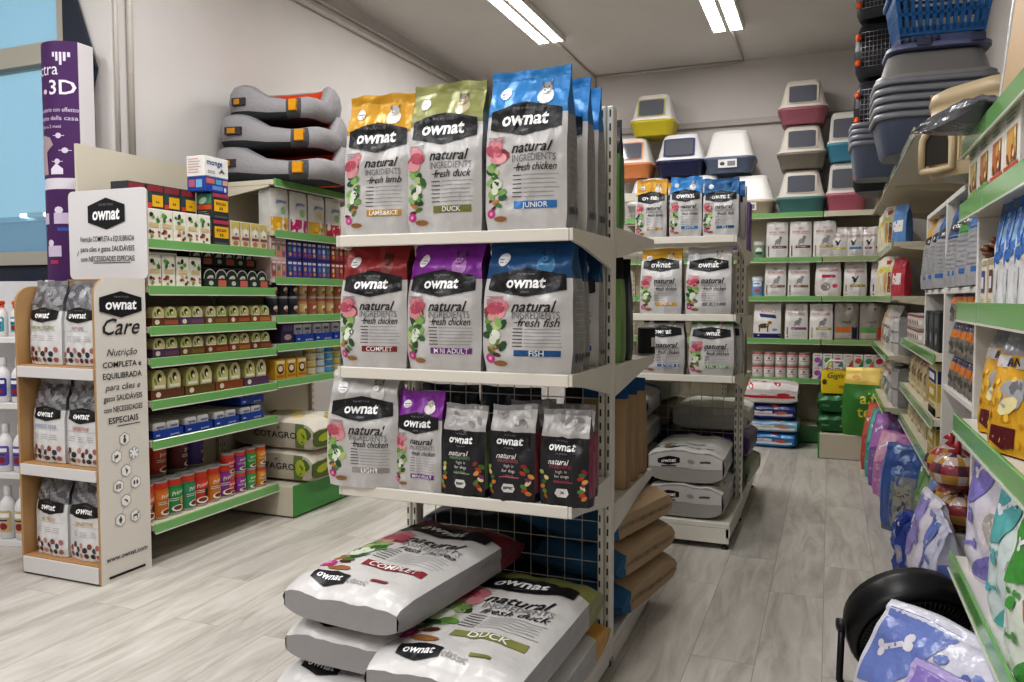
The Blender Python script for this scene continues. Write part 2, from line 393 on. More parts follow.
def food_sack(top, band, line, tag, w, h, d, seed, back=None, endtag=True):
    """large sack; lies on its back, foot end towards -y"""
    def mk():
        o = thing('food_sack', None, None); P = Pouch(w, h, d, 'lie', .0065, seed, .1, 5, .42); mb = MB(); q = h/w; t0 = 1 - .2*(1.0)
        def cf(f, u, t):
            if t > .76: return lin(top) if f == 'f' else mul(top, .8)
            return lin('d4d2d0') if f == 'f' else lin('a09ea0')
        P.body(mb, cf, 30, [.76, .756], 46); D = P.front(mb, .025)
        D.text('natural', .1, q*.575, .17, '26262a', .012, .35, 2); D.text('INGREDIENTS', .13, q*.515, .115, '88888c', 0, 0, 2, .52)
        D.text(line, .15, q*.465, .125, '26262a', .006, .35, 2, .5)
        for i in range(6):
            z = q*(.415 - .022*i); D.rect(-.14, -.02, z, z + .009, '38383c', 1); D.rect(0, .44 - R.random()*.06, z, z + .007, 'a4a4a8', 1)
        D.rect(-.12, .4, q*.215, q*.265, band, 1); D.text(tag, .14, q*.24, .1, 'f4f4f2', .012, 0, 3, .42)
        meal_art(D, -.31, q*.14, q*.62, seed + 3, 1.15)
        D.text('ownat', -.2, q*.085, .085, 'ffffff', .02, .12, 5)
        D.poly([(a - .2, b + q*.085) for a, b in hexa(.3, .17)], BLK, 3)
        D.text('classic', .05, q*.08, .07, '8a8a8e', 0, .3, 3)
        if endtag: D.rect(.12, .26, q*.1, q*.12, band, 2)
        mb.build('sack_body', 'bag', o)
        badge_mesh(o, P.front(MB()).f, w, 0, q*.735, .84, q*.165)
        return o
    return mk
def plain_sack(body, w, h, d, seed, top=None, art=None, kind='lie', m='bag', side=None, wr=.008, name='food_sack', edge=.42, tsp=.82, part='sack_body', pw=5):
    def mk():
        o = thing(name, None, None); P = Pouch(w, h, d, kind, wr, seed, .15, pw, edge); mb = MB(); q = h/w
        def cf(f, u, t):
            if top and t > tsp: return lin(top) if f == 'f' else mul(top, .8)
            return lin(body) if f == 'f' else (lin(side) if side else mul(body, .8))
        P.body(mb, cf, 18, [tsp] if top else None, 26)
        if art: art(P, mb, q)
        mb.build(part, m, o)
        return o
    return mk
def pack(body, w, h, d, seed, art=None, kind='stand', top=None, tsp=.82, m='bag', side=None, name='food_bag', part='pouch', wr=.004, edge=.3, seal=None):
    """smaller packs further off"""
    def mk():
        o = thing(name, None, None); P = Pouch(w, h, d, kind, wr, seed, .35, 3, edge); mb = MB(); q = h/w
        def cf(f, u, t):
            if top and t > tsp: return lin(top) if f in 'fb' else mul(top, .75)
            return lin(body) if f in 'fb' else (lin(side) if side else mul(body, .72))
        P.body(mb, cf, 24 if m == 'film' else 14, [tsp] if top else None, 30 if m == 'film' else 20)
        if art: art(P.front(mb, .06), q, P, mb)
        mb.build(part, m, o)
        seal_mesh(P, o, seal or top or body, m)
        return o
    return mk
def blobs(D, n, x0, x1, z0, z1, s, cols, seed, lay=0):
    r = random.Random(seed)
    for i in range(n): D.ell(r.uniform(x0, x1), r.uniform(z0, z1), s*r.uniform(.6,1.3), s*r.uniform(.5,1), cols[i % len(cols)], 8, r.uniform(-1.5,1.5), lay + i % 3)

# ------------------------------------------------------------------ cartons, cans, tubs, bottles
def carton(w, d, h, col, art=None, side=None, top=None, name='carton', seed=0, m='card', extra=None):
    def mk():
        mb = MB(); mb.box(-w/2, w/2, -d/2, d/2, 0, h, col, .0025)
        if side: Deco(mb, lambda x, z, o: (w/2 + o, x, z), 1).rect(-d/2 + .003, d/2 - .003, .003, h - .003, side, 0); Deco(mb, lambda x, z, o: (-w/2 - o, -x, z), 1).rect(-d/2 + .003, d/2 - .003, .003, h - .003, side, 0)
        if top: Deco(mb, lambda x, z, o: (x, z, h + o), 1).rect(-w/2 + .003, w/2 - .003, -d/2 + .003, d/2 - .003, top, 0)
        if art: art(Deco(mb, lambda x, z, o: (x, -d/2 - o, z), 1, 1), w, h)
        if extra: extra(Deco(mb, lambda x, z, o: (w/2 + o, x, z), 1, 1), Deco(mb, lambda x, z, o: (-w/2 - o, -x, z), 1, 1), d, h)
        return mb.build(name, m)
    return mk
def can(r, h, label, band, art=None, n=18, name='food_can', top='b4b2ae', lidcol=None):
    """tin: wall with rolled rims, paper label and lid"""
    def mk():
        o = thing(name, None, None); mb = MB(); t = h*.05
        mb.lathe([(r*.94, 0), (r, .003), (r, t*.7), (r*.965, t), (r*.965, h - t), (r, h - t*.7), (r, h - .002), (r*.93, h), (r*.92, h - .004), (0.001, h - .004)], 'a9a7a2', n, cap1=False)
        mb.build('tin', 'metal', o)
        lb = MB(); lb.lathe([(r*.985, t*1.15), (r*.985, h*.2), (r*.985, h*.78), (r*.985, h - t*1.15)], [mul(label, .9), lin(label), lin(band)], n, cap0=False, cap1=False)
        if art: art(Deco(lb, lambda x, z, o: ((r*.985 + o)*math.sin(x/r), -(r*.985 + o)*math.cos(x/r), z), 1, .02), r, h)
        lb.build('label', 'card', o)
        return o
    return mk
def arch_pot(w, d, h, c1, c2, c3, seed):
    """food tub in a round-topped sleeve"""
    def mk():
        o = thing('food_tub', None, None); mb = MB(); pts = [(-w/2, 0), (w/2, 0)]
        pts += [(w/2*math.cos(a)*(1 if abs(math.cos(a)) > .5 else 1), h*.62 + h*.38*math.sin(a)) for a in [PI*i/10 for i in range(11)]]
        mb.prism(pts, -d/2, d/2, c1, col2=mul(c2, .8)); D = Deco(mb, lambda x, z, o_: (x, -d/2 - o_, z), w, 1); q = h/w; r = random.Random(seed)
        D.poly([(a/w*.9, b/w*.94 + .02) for a, b in pts], c2, 0)
        D.ell(0, q*.72, .17, q*.16, '2b2a26', 10, 0, 1); D.ell(.05, q*.66, .1, q*.08, 'efe9dc', 8, 0, 2); D.ell(-.3, q*.6, .1, q*.14, '7c9a3e', 8, .3, 1)
        D.rect(-.38, .38, q*.36, q*.46, 'f3efe2', 1); D.ell(.08, q*.2, .3, q*.12, c3, 9, 0, 1); D.ell(-.15, q*.17, .16, q*.09, mul(c3, .6), 8, 0, 2)
        mb.build('sleeve', 'card', o)
        return o
    return mk
def open_tray(w, d, h, col, front, art=None, name='display_tray'):
    def mk():
        mb = MB(); t = .003
        mb.box(-w/2, w/2, -d/2, d/2, 0, t, col); mb.box(-w/2, w/2, -d/2, -d/2 + t, t, h, front); mb.box(-w/2, w/2, d/2 - t, d/2, t, h, col)
        mb.box(-w/2, -w/2 + t, -d/2 + t, d/2 - t, t, h, col); mb.box(w/2 - t, w/2, -d/2 + t, d/2 - t, t, h, col)
        if art: art(Deco(mb, lambda x, z, o: (x, -d/2 - o, z), 1, 1), w, h)
        return mb.build(name, 'card')
    return mk
def bottle(r, h, body, cap, label, kind='round'):
    def mk():
        o = thing('cleaner_bottle', None, None); mb = MB()
        mb.lathe([(r*.8, 0), (r, .01), (r, h*.62), (r*.85, h*.7), (r*.4, h*.79), (r*.36, h*.82)], body, 16); mb.build('bottle_body', 'plastic', o)
        lb = MB(); D = Deco(lb, lambda x, z, o_: ((r + o_)*math.sin(x/r), -(r + o_)*math.cos(x/r), z), 1, .015)
        D.poly(rrect(-r*.95, r*.95, h*.14, h*.55, r*.3), label, 0); D.rect(-r*.7, r*.7, h*.42, h*.5, 'f0f0f0', 1); D.ell(0, h*.25, r*.5, h*.07, '8a2a3a', 9, 0, 1); D.rect(-r*.6, r*.5, h*.35, h*.38, '30405a', 1)
        lb.build('label', 'card', o)
        cb = MB()
        if kind == 'spray':
            cb.lathe([(r*.5, h*.82), (r*.5, h*.88), (r*.3, h*.89)], cap, 12); cb.box(-r*.35, r*.35, -r*1.1, r*.7, h*.89, h, cap, .006); cb.box(-r*.12, r*.12, -r*1.05, -r*.8, h*.78, h*.9, cap, .003)
            cb.build('spray_head', 'plastic', o)
        else:
            cb.lathe([(r*.46, h*.82), (r*.46, h*.97), (r*.38, h)], cap, 14); cb.build('cap', 'plastic', o)
        return o
    return mk

# ------------------------------------------------------------------ shop fittings
GRN = '76ac68'; CRM = 'cfc8b6'; STL = 'dedad0'
def wall_unit(label, loc, rz, width, shelves, h, back=True, upl=True, upr=True, rail=GRN, base=None, basecol=None, upc=CRM, name='wall_shelving', thick=.03, railh=.048, hatback=CRM):
    """local frame: back on y=0, shelves towards -y, x along the wall. shelves: (z top, depth[, rail colour])"""
    o = thing(name, label, 'shelving', loc, rz)
    if back: MB().box(.0, width, -.02, 0, .02, h, hatback).build('back_panel', 'metal', o)
    for k, fl in ((0, upl), (1, upr)):
        if fl:
            mb = MB(); x = .0 if k == 0 else width - .03; mb.box(x, x + .03, -.05, -.021, 0, h, upc)
            for i in range(int(h/.05)): mb.box(x + .012, x + .018, -.0512, -.0495, .03 + i*.05, .05 + i*.05, '3a3834')
            mb.build('upright', 'metal', o)
    for sdef in shelves:
        z, dep = sdef[0], sdef[1]; rc = sdef[2] if len(sdef) > 2 else rail
        s = MB().box(.002, width - .002, -dep, -.052, z - thick, z, upc).build('shelf', 'metal', o)
        for x in (.004, width - .019):
            MB().prism([(-.052, z - thick - .001), (-dep + .04, z - thick - .001), (-dep + .04, z - thick - .012), (-.052, z - thick - .075)], x, x + .015, upc, 'x').build('bracket', 'metal', s)
        if rc:
            r = MB(); r.box(.002, width - .002, -dep - .012, -dep - .001, z - .042, z - .042 + railh, rc, .003)
            r.box(.002, width - .002, -dep - .016, -dep - .012, z - .046, z - .040, 'd8d8cc'); r.build('price_rail', 'gloss', s)
    if base:
        z, dep, x0, x1 = base
        b = MB(); b.box(x0, x1, -dep, -.06, .01, z, upc, .004); b.build('base_deck', 'metal', o)
        MB().box(x0, x1, -dep - .012, -dep - .001, .012, z + .004, basecol or '3f8f3c', .003).build('plinth_front', 'gloss', o)
    return o
def gondola(label, loc, w, h, front, rear, fb, rb, mesh0=.16):
    """double sided free standing unit, panel along x at local y=0. front / rear: shelf heights; fb, rb: base depth"""
    o = thing('gondola_shelving', label, 'shelving', loc)
    for k in (0, 1):
        x = 0 if k == 0 else w - .05; mb = MB(); mb.box(x, x + .022, -.03, .03, .03, h, STL, .004); mb.box(x + .028, x + .05, -.03, .03, .03, h, STL, .004); mb.box(x + .02, x + .03, -.02, .02, .03, h - .004, mul(STL, .8))
        for i in range(int(h/.05) - 1):
            z = .06 + i*.05
            for xx in (x + .006, x + .036): mb.box(xx, xx + .006, -.0308, -.0295, z, z + .026, '35332f'); mb.box(xx, xx + .006, .0295, .0308, z, z + .026, '35332f')
        u = mb.build('upright', 'metal', o)
        MB().lathe([(.022, 0), (.024, .012), (.008, .018), (.008, .03)], '26262a', 12, x + .025, 0).build('foot', 'plastic', u)
    mb = MB()
    n = int((w - .1)/.068)
    for i in range(n + 1):
        x = .05 + (w - .1)*i/n; mb.tube([(x, .004, mesh0), (x, .004, h - .06)], .0022, 'bdbab2', 5)
    k = int((h - .1 - mesh0)/.075)
    for i in range(k + 1):
        z = mesh0 + (h - .06 - mesh0)*i/k; mb.tube([(.05, 0, z), (w - .05, 0, z)], .0022, 'bdbab2', 5)
    mb.build('wire_panel', 'metal', o)
    MB().box(.05, w - .05, -.012, .012, h - .06, h - .01, STL, .003).build('top_rail', 'metal', o)
    for sg, lst in ((-1, front), (1, rear)):
        for z, dep in lst:
            a, b = sorted((sg*.04, sg*dep)); mb = MB()
            mb.box(.012, w - .012, a, b, z - .028, z, STL, .002); f0, f1 = sorted((sg*dep, sg*(dep + .012))); mb.box(.012, w - .012, f0, f1, z - .036, z + .004, mul(STL, 1.05), .003)
            s = mb.build('shelf', 'metal', o)
            for x in (.0, w - .011):
                MB().prism([(sg*.032, z + .004), (sg*(dep + .01), z + .004), (sg*(dep + .01), z - .034), (sg*(dep*.75), z - .05), (sg*.032, z - .11)], x, x + .011, STL, 'x').build('bracket', 'metal', s)
    for sg, (dep, zb) in ((-1, fb), (1, rb)):
        if not dep: continue
        a, b = sorted((sg*.035, sg*dep)); mb = MB(); mb.box(.0, w, a, b, zb - .03, zb, STL, .003)
        f0, f1 = sorted((sg*(dep - .02), sg*dep)); mb.box(.004, w - .004, f0, f1, .035 if sg < 0 else zb - .09, zb - .031, STL, .002)
        for x in (.0, w - .02): mb.prism([(sg*.035, zb - .031), (sg*dep, zb - .031), (sg*dep, zb - .08), (sg*.035, zb - .11)], x, x + .02, STL, 'x')
        bd = mb.build('base_deck', 'metal', o)
        for x in (.03, w - .03):
            MB().lathe([(.02, 0), (.022, .01), (.008, .016), (.008, .034 if sg < 0 else zb - .08)], '26262a', 12, x, sg*(dep - .03)).build('foot', 'plastic', bd)
    return o
# ================================================================== THE ROOM
XL, XR, YB, ZC = -3.78, 1.02, 8.65, 3.86      # left wall, right wall, back wall, ceiling
def wallmat(name, c1, c2, rough=.85):
    m = bpy.data.materials.new(name); m.use_nodes = True; N = m.node_tree.nodes; L = m.node_tree.links; b = N['Principled BSDF']
    tc = N.new('ShaderNodeTexCoord'); no = N.new('ShaderNodeTexNoise'); no.inputs['Scale'].default_value = 1.3; no.inputs['Detail'].default_value = 8
    cr = N.new('ShaderNodeValToRGB'); cr.color_ramp.elements[0].color = lin(c1); cr.color_ramp.elements[1].color = lin(c2); cr.color_ramp.elements[0].position = .3; cr.color_ramp.elements[1].position = .7
    n2 = N.new('ShaderNodeTexNoise'); n2.inputs['Scale'].default_value = 180; bp = N.new('ShaderNodeBump'); bp.inputs['Strength'].default_value = .12; bp.inputs['Distance'].default_value = .01
    L.new(tc.outputs['Object'], no.inputs['Vector']); L.new(no.outputs['Fac'], cr.inputs[0]); L.new(cr.outputs[0], b.inputs['Base Color'])
    L.new(tc.outputs['Object'], n2.inputs['Vector']); L.new(n2.outputs['Fac'], bp.inputs['Height']); L.new(bp.outputs[0], b.inputs['Normal'])
    b.inputs['Roughness'].default_value = rough; return m
M['wall'] = wallmat('painted_plaster', 'cbc7c4', 'd4d0cd'); M['ceil'] = wallmat('ceiling_plaster', 'd2cecb', 'dad7d4'); M['navywall'] = wallmat('navy_plaster', '2d3242', '333849')
def floormat():
    m = bpy.data.materials.new('washed_wood_planks'); m.use_nodes = True; N = m.node_tree.nodes; L = m.node_tree.links; b = N['Principled BSDF']
    tc = N.new('ShaderNodeTexCoord'); mp = N.new('ShaderNodeMapping'); mp.inputs['Rotation'].default_value = (0, 0, PI/2); L.new(tc.outputs['Object'], mp.inputs['Vector'])
    br = N.new('ShaderNodeTexBrick'); br.inputs['Color1'].default_value = (.0,.0,.0,1); br.inputs['Color2'].default_value = (1,1,1,1); br.inputs['Mortar'].default_value = (.5,.5,.5,1)
    br.inputs['Scale'].default_value = 1; br.inputs['Brick Width'].default_value = 1.3; br.inputs['Row Height'].default_value = .24; br.inputs['Mortar Size'].default_value = .0016; br.inputs['Bias'].default_value = 0; br.offset = .37
    L.new(mp.outputs[0], br.inputs['Vector'])
    st = N.new('ShaderNodeMapping'); st.inputs['Scale'].default_value = (11, 1.6, 1); L.new(tc.outputs['Object'], st.inputs['Vector'])
    ad = N.new('ShaderNodeVectorMath'); ad.operation = 'ADD'; sc = N.new('ShaderNodeVectorMath'); sc.operation = 'SCALE'; sc.inputs['Scale'].default_value = 7
    L.new(br.outputs['Color'], sc.inputs[0]); L.new(st.outputs[0], ad.inputs[0]); L.new(sc.outputs[0], ad.inputs[1])
    g = N.new('ShaderNodeTexNoise'); g.inputs['Scale'].default_value = 1.1; g.inputs['Detail'].default_value = 9; g.inputs['Roughness'].default_value = .62; g.inputs['Distortion'].default_value = .8; L.new(ad.outputs[0], g.inputs['Vector'])
    cr = N.new('ShaderNodeValToRGB'); e = cr.color_ramp.elements; e[0].position = .25; e[0].color = lin('a09a92'); e[1].position = .75; e[1].color = lin('d8d4cd')
    k = e.new(.5); k.color = lin('c4bfb7'); L.new(g.outputs['Fac'], cr.inputs[0])
    w = N.new('ShaderNodeMapRange'); w.inputs[3].default_value = .88; w.inputs[4].default_value = 1.06; L.new(br.outputs['Color'], w.inputs[0])
    vm = N.new('ShaderNodeVectorMath'); vm.operation = 'SCALE'; L.new(cr.outputs[0], vm.inputs[0]); L.new(w.outputs[0], vm.inputs['Scale'])
    mx = N.new('ShaderNodeMixRGB'); mx.inputs['Color2'].default_value = lin('9a948c'); L.new(br.outputs['Fac'], mx.inputs[0]); L.new(vm.outputs[0], mx.inputs['Color1']); L.new(mx.outputs[0], b.inputs['Base Color'])
    b.inputs['Roughness'].default_value = .42; b.inputs['Specular IOR Level'].default_value = .45
    bp = N.new('ShaderNodeBump'); bp.inputs['Strength'].default_value = .08; bp.inputs['Distance'].default_value = .01; L.new(g.outputs['Fac'], bp.inputs['Height']); L.new(bp.outputs[0], b.inputs['Normal'])
    return m
M['floor'] = floormat()
XF, YF, YW = -5.6, -2.2, 3.36       # far left side, front wall behind the camera, window wall
struct('floor', MB().box(XF, XR, YF, YB, -.1, 0, 'b0a89c'), 'floor')
struct('ceiling', MB().box(XF - .1, XR + .1, YF - .1, YB + .1, ZC, ZC + .1, 'd8d5d2'), 'ceil')
struct('wall_left', MB().box(XL - .12, XL, YW + .1, YB, 0, ZC, 'd0ccc8'), 'wall')
struct('wall_back', MB().box(XL - .12, XR + .1, YB, YB + .1, 0, ZC, 'd0ccc8'), 'wall')
struct('wall_right', MB().box(XR, XR + .1, YF, YB, 0, ZC, 'd0ccc8'), 'wall')
struct('wall_front', MB().box(XF, XR, YF - .1, YF, 0, ZC, 'd0ccc8'), 'wall')
struct('wall_side', MB().box(XF - .1, XF, YF, YW, 0, ZC, 'd0ccc8'), 'wall')
# window wall: solid strip by the corner, navy dado under the window
struct('wall_window', MB().box(-4.125, XL, YW, YW + .1, 0, ZC, 'bdbab8'), 'wall')
struct('wall_dado', MB().box(XF, -4.125, YW, YW + .1, 0, 1.6, '30343f'), 'navywall')
wf = MB(); fc = 'a9a69a'
wf.box(XF, -4.125, YW - .02, YW + .1, 1.6, 1.68, fc); wf.box(XF, -4.18, YW - .02, YW + .08, 2.775, 2.895, fc); wf.box(-4.18, -4.125, YW - .02, YW + .08, 1.68, ZC, fc)
wf.box(XF, -4.18, YW - .03, YW + .08, ZC - .08, ZC - .001, fc); wo = struct('window_1', wf, 'metal')
gm = bpy.data.materials.new('window_glass'); gm.use_nodes = True; gb = gm.node_tree.nodes['Principled BSDF']
gb.inputs['Base Color'].default_value = lin('b8dcec'); gb.inputs['Roughness'].default_value = .02; gb.inputs['Alpha'].default_value = .25; gb.inputs['Specular IOR Level'].default_value = .6
for z0, z1 in ((1.68, 2.775), (2.895, ZC - .08)):
    MB().box(XF, -4.18, YW + .02, YW + .03, z0, z1, 'b8dcec').build('glass_pane', gm, wo)
# outside the window: a blue-grey street front with a lamp
b_ = MB(); b_.box(-16, -3.9, 7.0, 7.1, -1, 2.36, '5f87a0'); b_.box(-16, -3.9, 6.95, 7.0, 2.36, 2.42, '86a8bc')
o = b_.build('neighbouring_facade', 'metal'); setp(o, 'blue-grey building front seen through the window', 'building')
o = thing('outdoor_lamp', 'bright tube lamp on the building front outside the window', 'lamp', (-9.05, 6.9, 2.42)); MB().box(-.14, .14, -.05, .04, -.03, .03, 'c8c8c4', .01).build('housing', 'metal', o)
M['lampglow'] = mat('outdoor_lamp_glow', .5, emit=3, color='ffffff'); MB().box(-.28, -.14, -.04, .04, -.025, .025, 'ffffff', .01).build('tube', 'lampglow', o); MB().box(.14, .34, -.04, .04, -.025, .025, 'ffffff', .01).build('tube', 'lampglow', o)
M['navy'] = mat('navy_board', .5, color='1f2536')
o = MB().prism([(-4.12, 3.3), (-4.09, 3.3), (-3.87, 2.7), (-3.96, 2.42), (-4.12, 2.2)], YW - .03, YW - .012, '1f2536').build('angular_sign', 'navy'); setp(o, 'dark navy pointed board on the wall behind the purple column', 'sign')
# conduits and ceiling battens
def pipe(n, pts, r, c='c2bcb4'): return struct(n, MB().tube(pts, r, c, 8), 'metal')
pipe('trim_1', [(XL + .02, 3.47, 2.2), (XL + .02, 3.47, ZC - .01)], .018); pipe('trim_2', [(XL + .015, 3.38, 2.2), (XL + .015, 3.38, ZC - .01)], .012)
pipe('trim_3', [(XL + .02, 3.4, 3.62), (XL + .02, YB - .02, 3.70)], .022); pipe('trim_4', [(XL + .02, 3.4, 3.70), (XL + .02, YB - .02, 3.77)], .014)
pipe('trim_5', [(-2.48, 7.23, ZC - .015), (-2.48, YB - .02, ZC - .015), (-2.48, YB - .02, 2.7)], .014)
pipe('trim_6', [(-.88, 7.5, ZC - .015), (-.88, YB - .06, ZC - .015)], .012); pipe('trim_7', [(-2.45, YB - .06, ZC - .02), (-.88, YB - .06, ZC - .02)], .014)
struct('trim_8', MB().box(-2.44, XR, YB - .05, YB - .001, 3.2, 3.26, 'a39e98'), 'metal')
struct('trim_9', MB().box(-2.52, -2.42, YB - .06, YB - .001, 3.3, 3.5, 'c8c4bf', .01), 'plastic')
# ceiling lights
M['tube'] = mat('fluorescent_tube', .5, emit=16, color='fffaf4')
def ceiling_light(x0, x1, y0, y1, lab):
    o = thing('ceiling_light', lab, 'light', ((x0+x1)/2, (y0+y1)/2, ZC)); w = (x1-x0)/2; l = (y1-y0)/2
    b = MB(); b.box(-w, w, -l, l, -.03, -.001, 'dedbd6', .004); b.box(-w, -w + .015, -l, l, -.06, -.031, 'dedbd6'); b.box(w - .015, w, -l, l, -.06, -.031, 'dedbd6'); b.box(-.02, .02, -l, l, -.06, -.031, 'dedbd6'); b.build('housing', 'metal', o)
    for s in (-1, 1): MB().box(s*w*.52 - w*.36, s*w*.52 + w*.36, -l + .03, l - .03, -.056, -.032, 'ffffff', .004).build('diffuser', 'tube', o)
    return o
def area(x, y, w, l, p, z=ZC - .075, col=(1, .995, 1)):
    d = bpy.data.lights.new('tube_light', 'AREA'); d.shape = 'RECTANGLE'; d.size = w; d.size_y = l; d.energy = p; d.color = col
    o = bpy.data.objects.new('tube_light', d); C.objects.link(o); o.location = (x, y, z); return o
ceiling_light(-2.62, -2.35, 5.2, 7.2, 'long twin-tube ceiling light left of the middle, towards the back wall')
ceiling_light(-1.04, -.76, 5.5, 7.49, 'twin-tube ceiling light right of the other, above the far aisle')
# ================================================================== FRONT GONDOLA
GX0, GX1, GY = -1.615, -.745, 2.87
gondola('tall white double-sided shelving in the foreground, stocked with big food bags', (GX0, GY, 0), GX1 - GX0, 2.1,
        [(1.615, .5), (1.155, .5), (.735, .5)], [(1.66, .7), (1.14, .7), (.615, .7)], (.93, .13), (.7, .1))
YEL, OLV, BLU, RED, PUR, DBL, GRY, GRN2 = 'c9971f', '8d8f56', '2a7fc0', '8e2a2c', '86309c', '1d4f7e', 'a9a7a6', '4fa53c'
S1, S2, S3 = 1.6165, 1.1565, .7365
PETW = ('8f8f92','e4e2e0','5a5a60')
place('f_yel', classic_bag(YEL, 'b98a22', 'fresh lamb', 'LAMB&RICE', .26, .5, .15, seed=1), 'tall yellow-topped food bag on the top shelf, leftmost of the front row', 'pet food bag', (-1.478, 2.46, S1), .05)
place('f_olv', classic_bag(OLV, '77793f', 'fresh duck', 'DUCK', .282, .515, .16, seed=2, petc=('8a8068','b9ae8e','4a4438')), 'tall olive-topped food bag on the top shelf between yellow and blue', 'pet food bag', (-1.212, 2.46, S1), -.02)
b1 = classic_bag(BLU, '2f78b8', 'fresh chicken', 'JUNIOR', .282, .525, .16, seed=3, petc=PETW)
place('f_blu', b1, 'tall bright blue-topped food bag, front one on the top shelf', 'pet food bag', (-.917, 2.455, S1), -.01)
place('f_blu', b1, 'blue-topped food bag directly behind the front blue one, top shelf', 'pet food bag', (-.902, 2.615, S1), .03)
place('f_blu', b1, 'rearmost of the three blue-topped food bags, against the white post', 'pet food bag', (-.905, 2.76, S1), .02)
place('f_red', classic_bag(RED, '7e2328', 'fresh chicken', 'COMPLET', .265, .43, .17, 'squat', seed=4, petc=('5a2a26','8a4a44','3a1a1a')), 'red-topped food bag on the middle shelf, at its left end', 'pet food bag', (-1.49, 2.455, S2), .02)
place('f_pur', classic_bag(PUR, '6f2f86', 'fresh chicken', 'MINI ADULT', .285, .43, .19, 'squat', seed=5, petc=('7a4a8a','b888c4','4a2a5a')), 'bright purple-topped food bag in the middle of the middle shelf', 'pet food bag', (-1.208, 2.46, S2), -.05)
b2 = classic_bag(DBL, '1f5488', 'fresh fish', 'FISH', .305, .43, .19, 'squat', seed=6, petc=('2a5a88','4a82ae','163a5c'))
place('f_dbl', b2, 'dark blue-topped fish food bag at the front of the middle shelf', 'pet food bag', (-.905, 2.45, S2), 0)
b2b = classic_bag(DBL, '1f5488', 'fresh fish', 'FISH', .22, .42, .12, 'stand', seed=16)
place('f_dbl2', b2b, 'dark blue-topped bag behind the fish food bag, middle shelf', 'pet food bag', (-.885, 2.615, S2), .04)
place('f_dbl2', b2b, 'rearmost dark blue-topped bag on the middle shelf beside the post', 'pet food bag', (-.87, 2.755, S2), .02)
place('f_gry', classic_bag('b7b5b3', '98948e', 'fresh chicken', 'LIGHT', .27, .405, .16, 'squat', seed=7, petc=('9a9896','d8d6d4','6a6866')), 'silver-topped light food bag hanging over the left end of the third shelf', 'pet food bag', (-1.525, 2.42, S3), .12)
place('f_pur2', classic_bag(PUR, '6f2f86', 'fresh chicken', 'MINI ADULT', .182, .345, .11, seed=8), 'small purple-topped food bag on the third shelf beside the black bags', 'pet food bag', (-1.305, 2.42, S3), -.03)
for i, (ac, x, nm, hh) in enumerate((('9ab88c', -1.13, 'green', .305), ('c06a78', -.955, 'pink', .315), ('b04a60', -.775, 'dark red', .305))):
    place('f_wild' + str(i), wild_bag(ac, .166, hh, .1, 20 + i, ['chicken','salmon','red meat'][i]), 'black food bag with silver top and %s print, %s of three on third shelf' % (nm, ['left','middle','right'][i]), 'pet food bag', (x, 2.41, S3), -.06 + .02*i)
place('f_wild1', None, 'black food bag behind the middle black one on the third shelf', 'pet food bag', (-.94, 2.54, S3), .06)
place('f_wild2', None, 'black food bag behind the right-hand black one by the post', 'pet food bag', (-.80, 2.54, S3), .05)
# sacks on the front base
Z0 = .1315
sA = food_sack('7c1f2a', '8e2a36', 'fresh chicken', 'COMPLET', .44, .80, .14, 31); sB = food_sack('8b8d4a', '8a8c52', 'fresh duck', 'DUCK', .46, .84, .145, 32); sC = food_sack('a9a7a4', '98948e', 'fresh chicken', 'LIGHT', .44, .78, .138, 33)
sD = food_sack('d09a22', 'c08a1c', 'fresh lamb', 'LAMB&RICE', .45, .82, .138, 34)
lie = -PI/2
place('s_gry', sC, 'large silver food sack at the bottom of the left stack on the front base', 'pet food sack', (-1.345, 1.93, Z0 + .07), .02, rx=lie)
place('s_gry', sC, 'large silver food sack in the middle of the left stack, front base', 'pet food sack', (-1.335, 1.96, Z0 + .209), -.03, rx=lie)
place('s_red', sA, 'large dark red-headed food sack lying on top of the left stack', 'pet food sack', (-1.335, 1.94, Z0 + .35), -.1, rx=lie)
place('s_yel', sD, 'large yellow-headed food sack under the olive one, right stack', 'pet food sack', (-.945, 1.92, Z0 + .07), -.01, rx=lie)
place('s_olv', sB, 'large olive-headed duck food sack lying on the right stack by the post', 'pet food sack', (-.965, 1.85, Z0 + .213), -.02, rx=lie)
# rear side of the front gondola
def kraft_art(P, mb, q):
    D = P.front(mb); D.text('NATURAL', 0, q*.62, .16, '7a4a34', .01, 0, 2, .7); D.ell(-.12, q*.35, .14, .14, 'a08666', 12, 0, 1); D.ell(-.12, q*.35, .11, .11, 'c2ab8c', 12, 0, 2); D.ell(.2, q*.33, .1, .1, '96794f', 10, 0, 1)
    D.lines(-.35, .35, q*.52, 3, .04, '8a6a4c', .012); D.rect(-.3, .3, q*.74, q*.76, '8e3a30', 1)
    for sg in (1, -1):
        S = P.side(mb, sg, .05)
        for k in range(5): S.text('DOG FOOD', 0, P.h/P.d*(.2 + .14*k), .3, '8a6f52', 0, 0, 1, .8, PI/2)
    E = P.end(mb); E.rect(-.4, .4, -.06, .06, '8a6f52', 1)
k1 = plain_sack('c0a888', .42, .62, .15, 41, '3f6f96', kraft_art, m='paper', tsp=.86)
for i in range(3):
    place('kraft', k1, 'brown kraft food sack with blue end, %s of the stack behind the post' % ['bottom','middle','top'][i], 'pet food sack', (-.835 - .006*i, 3.64 - .02*i, .178 + .152*i), PI + [-.17,-.19,-.22][i], rx=lie)
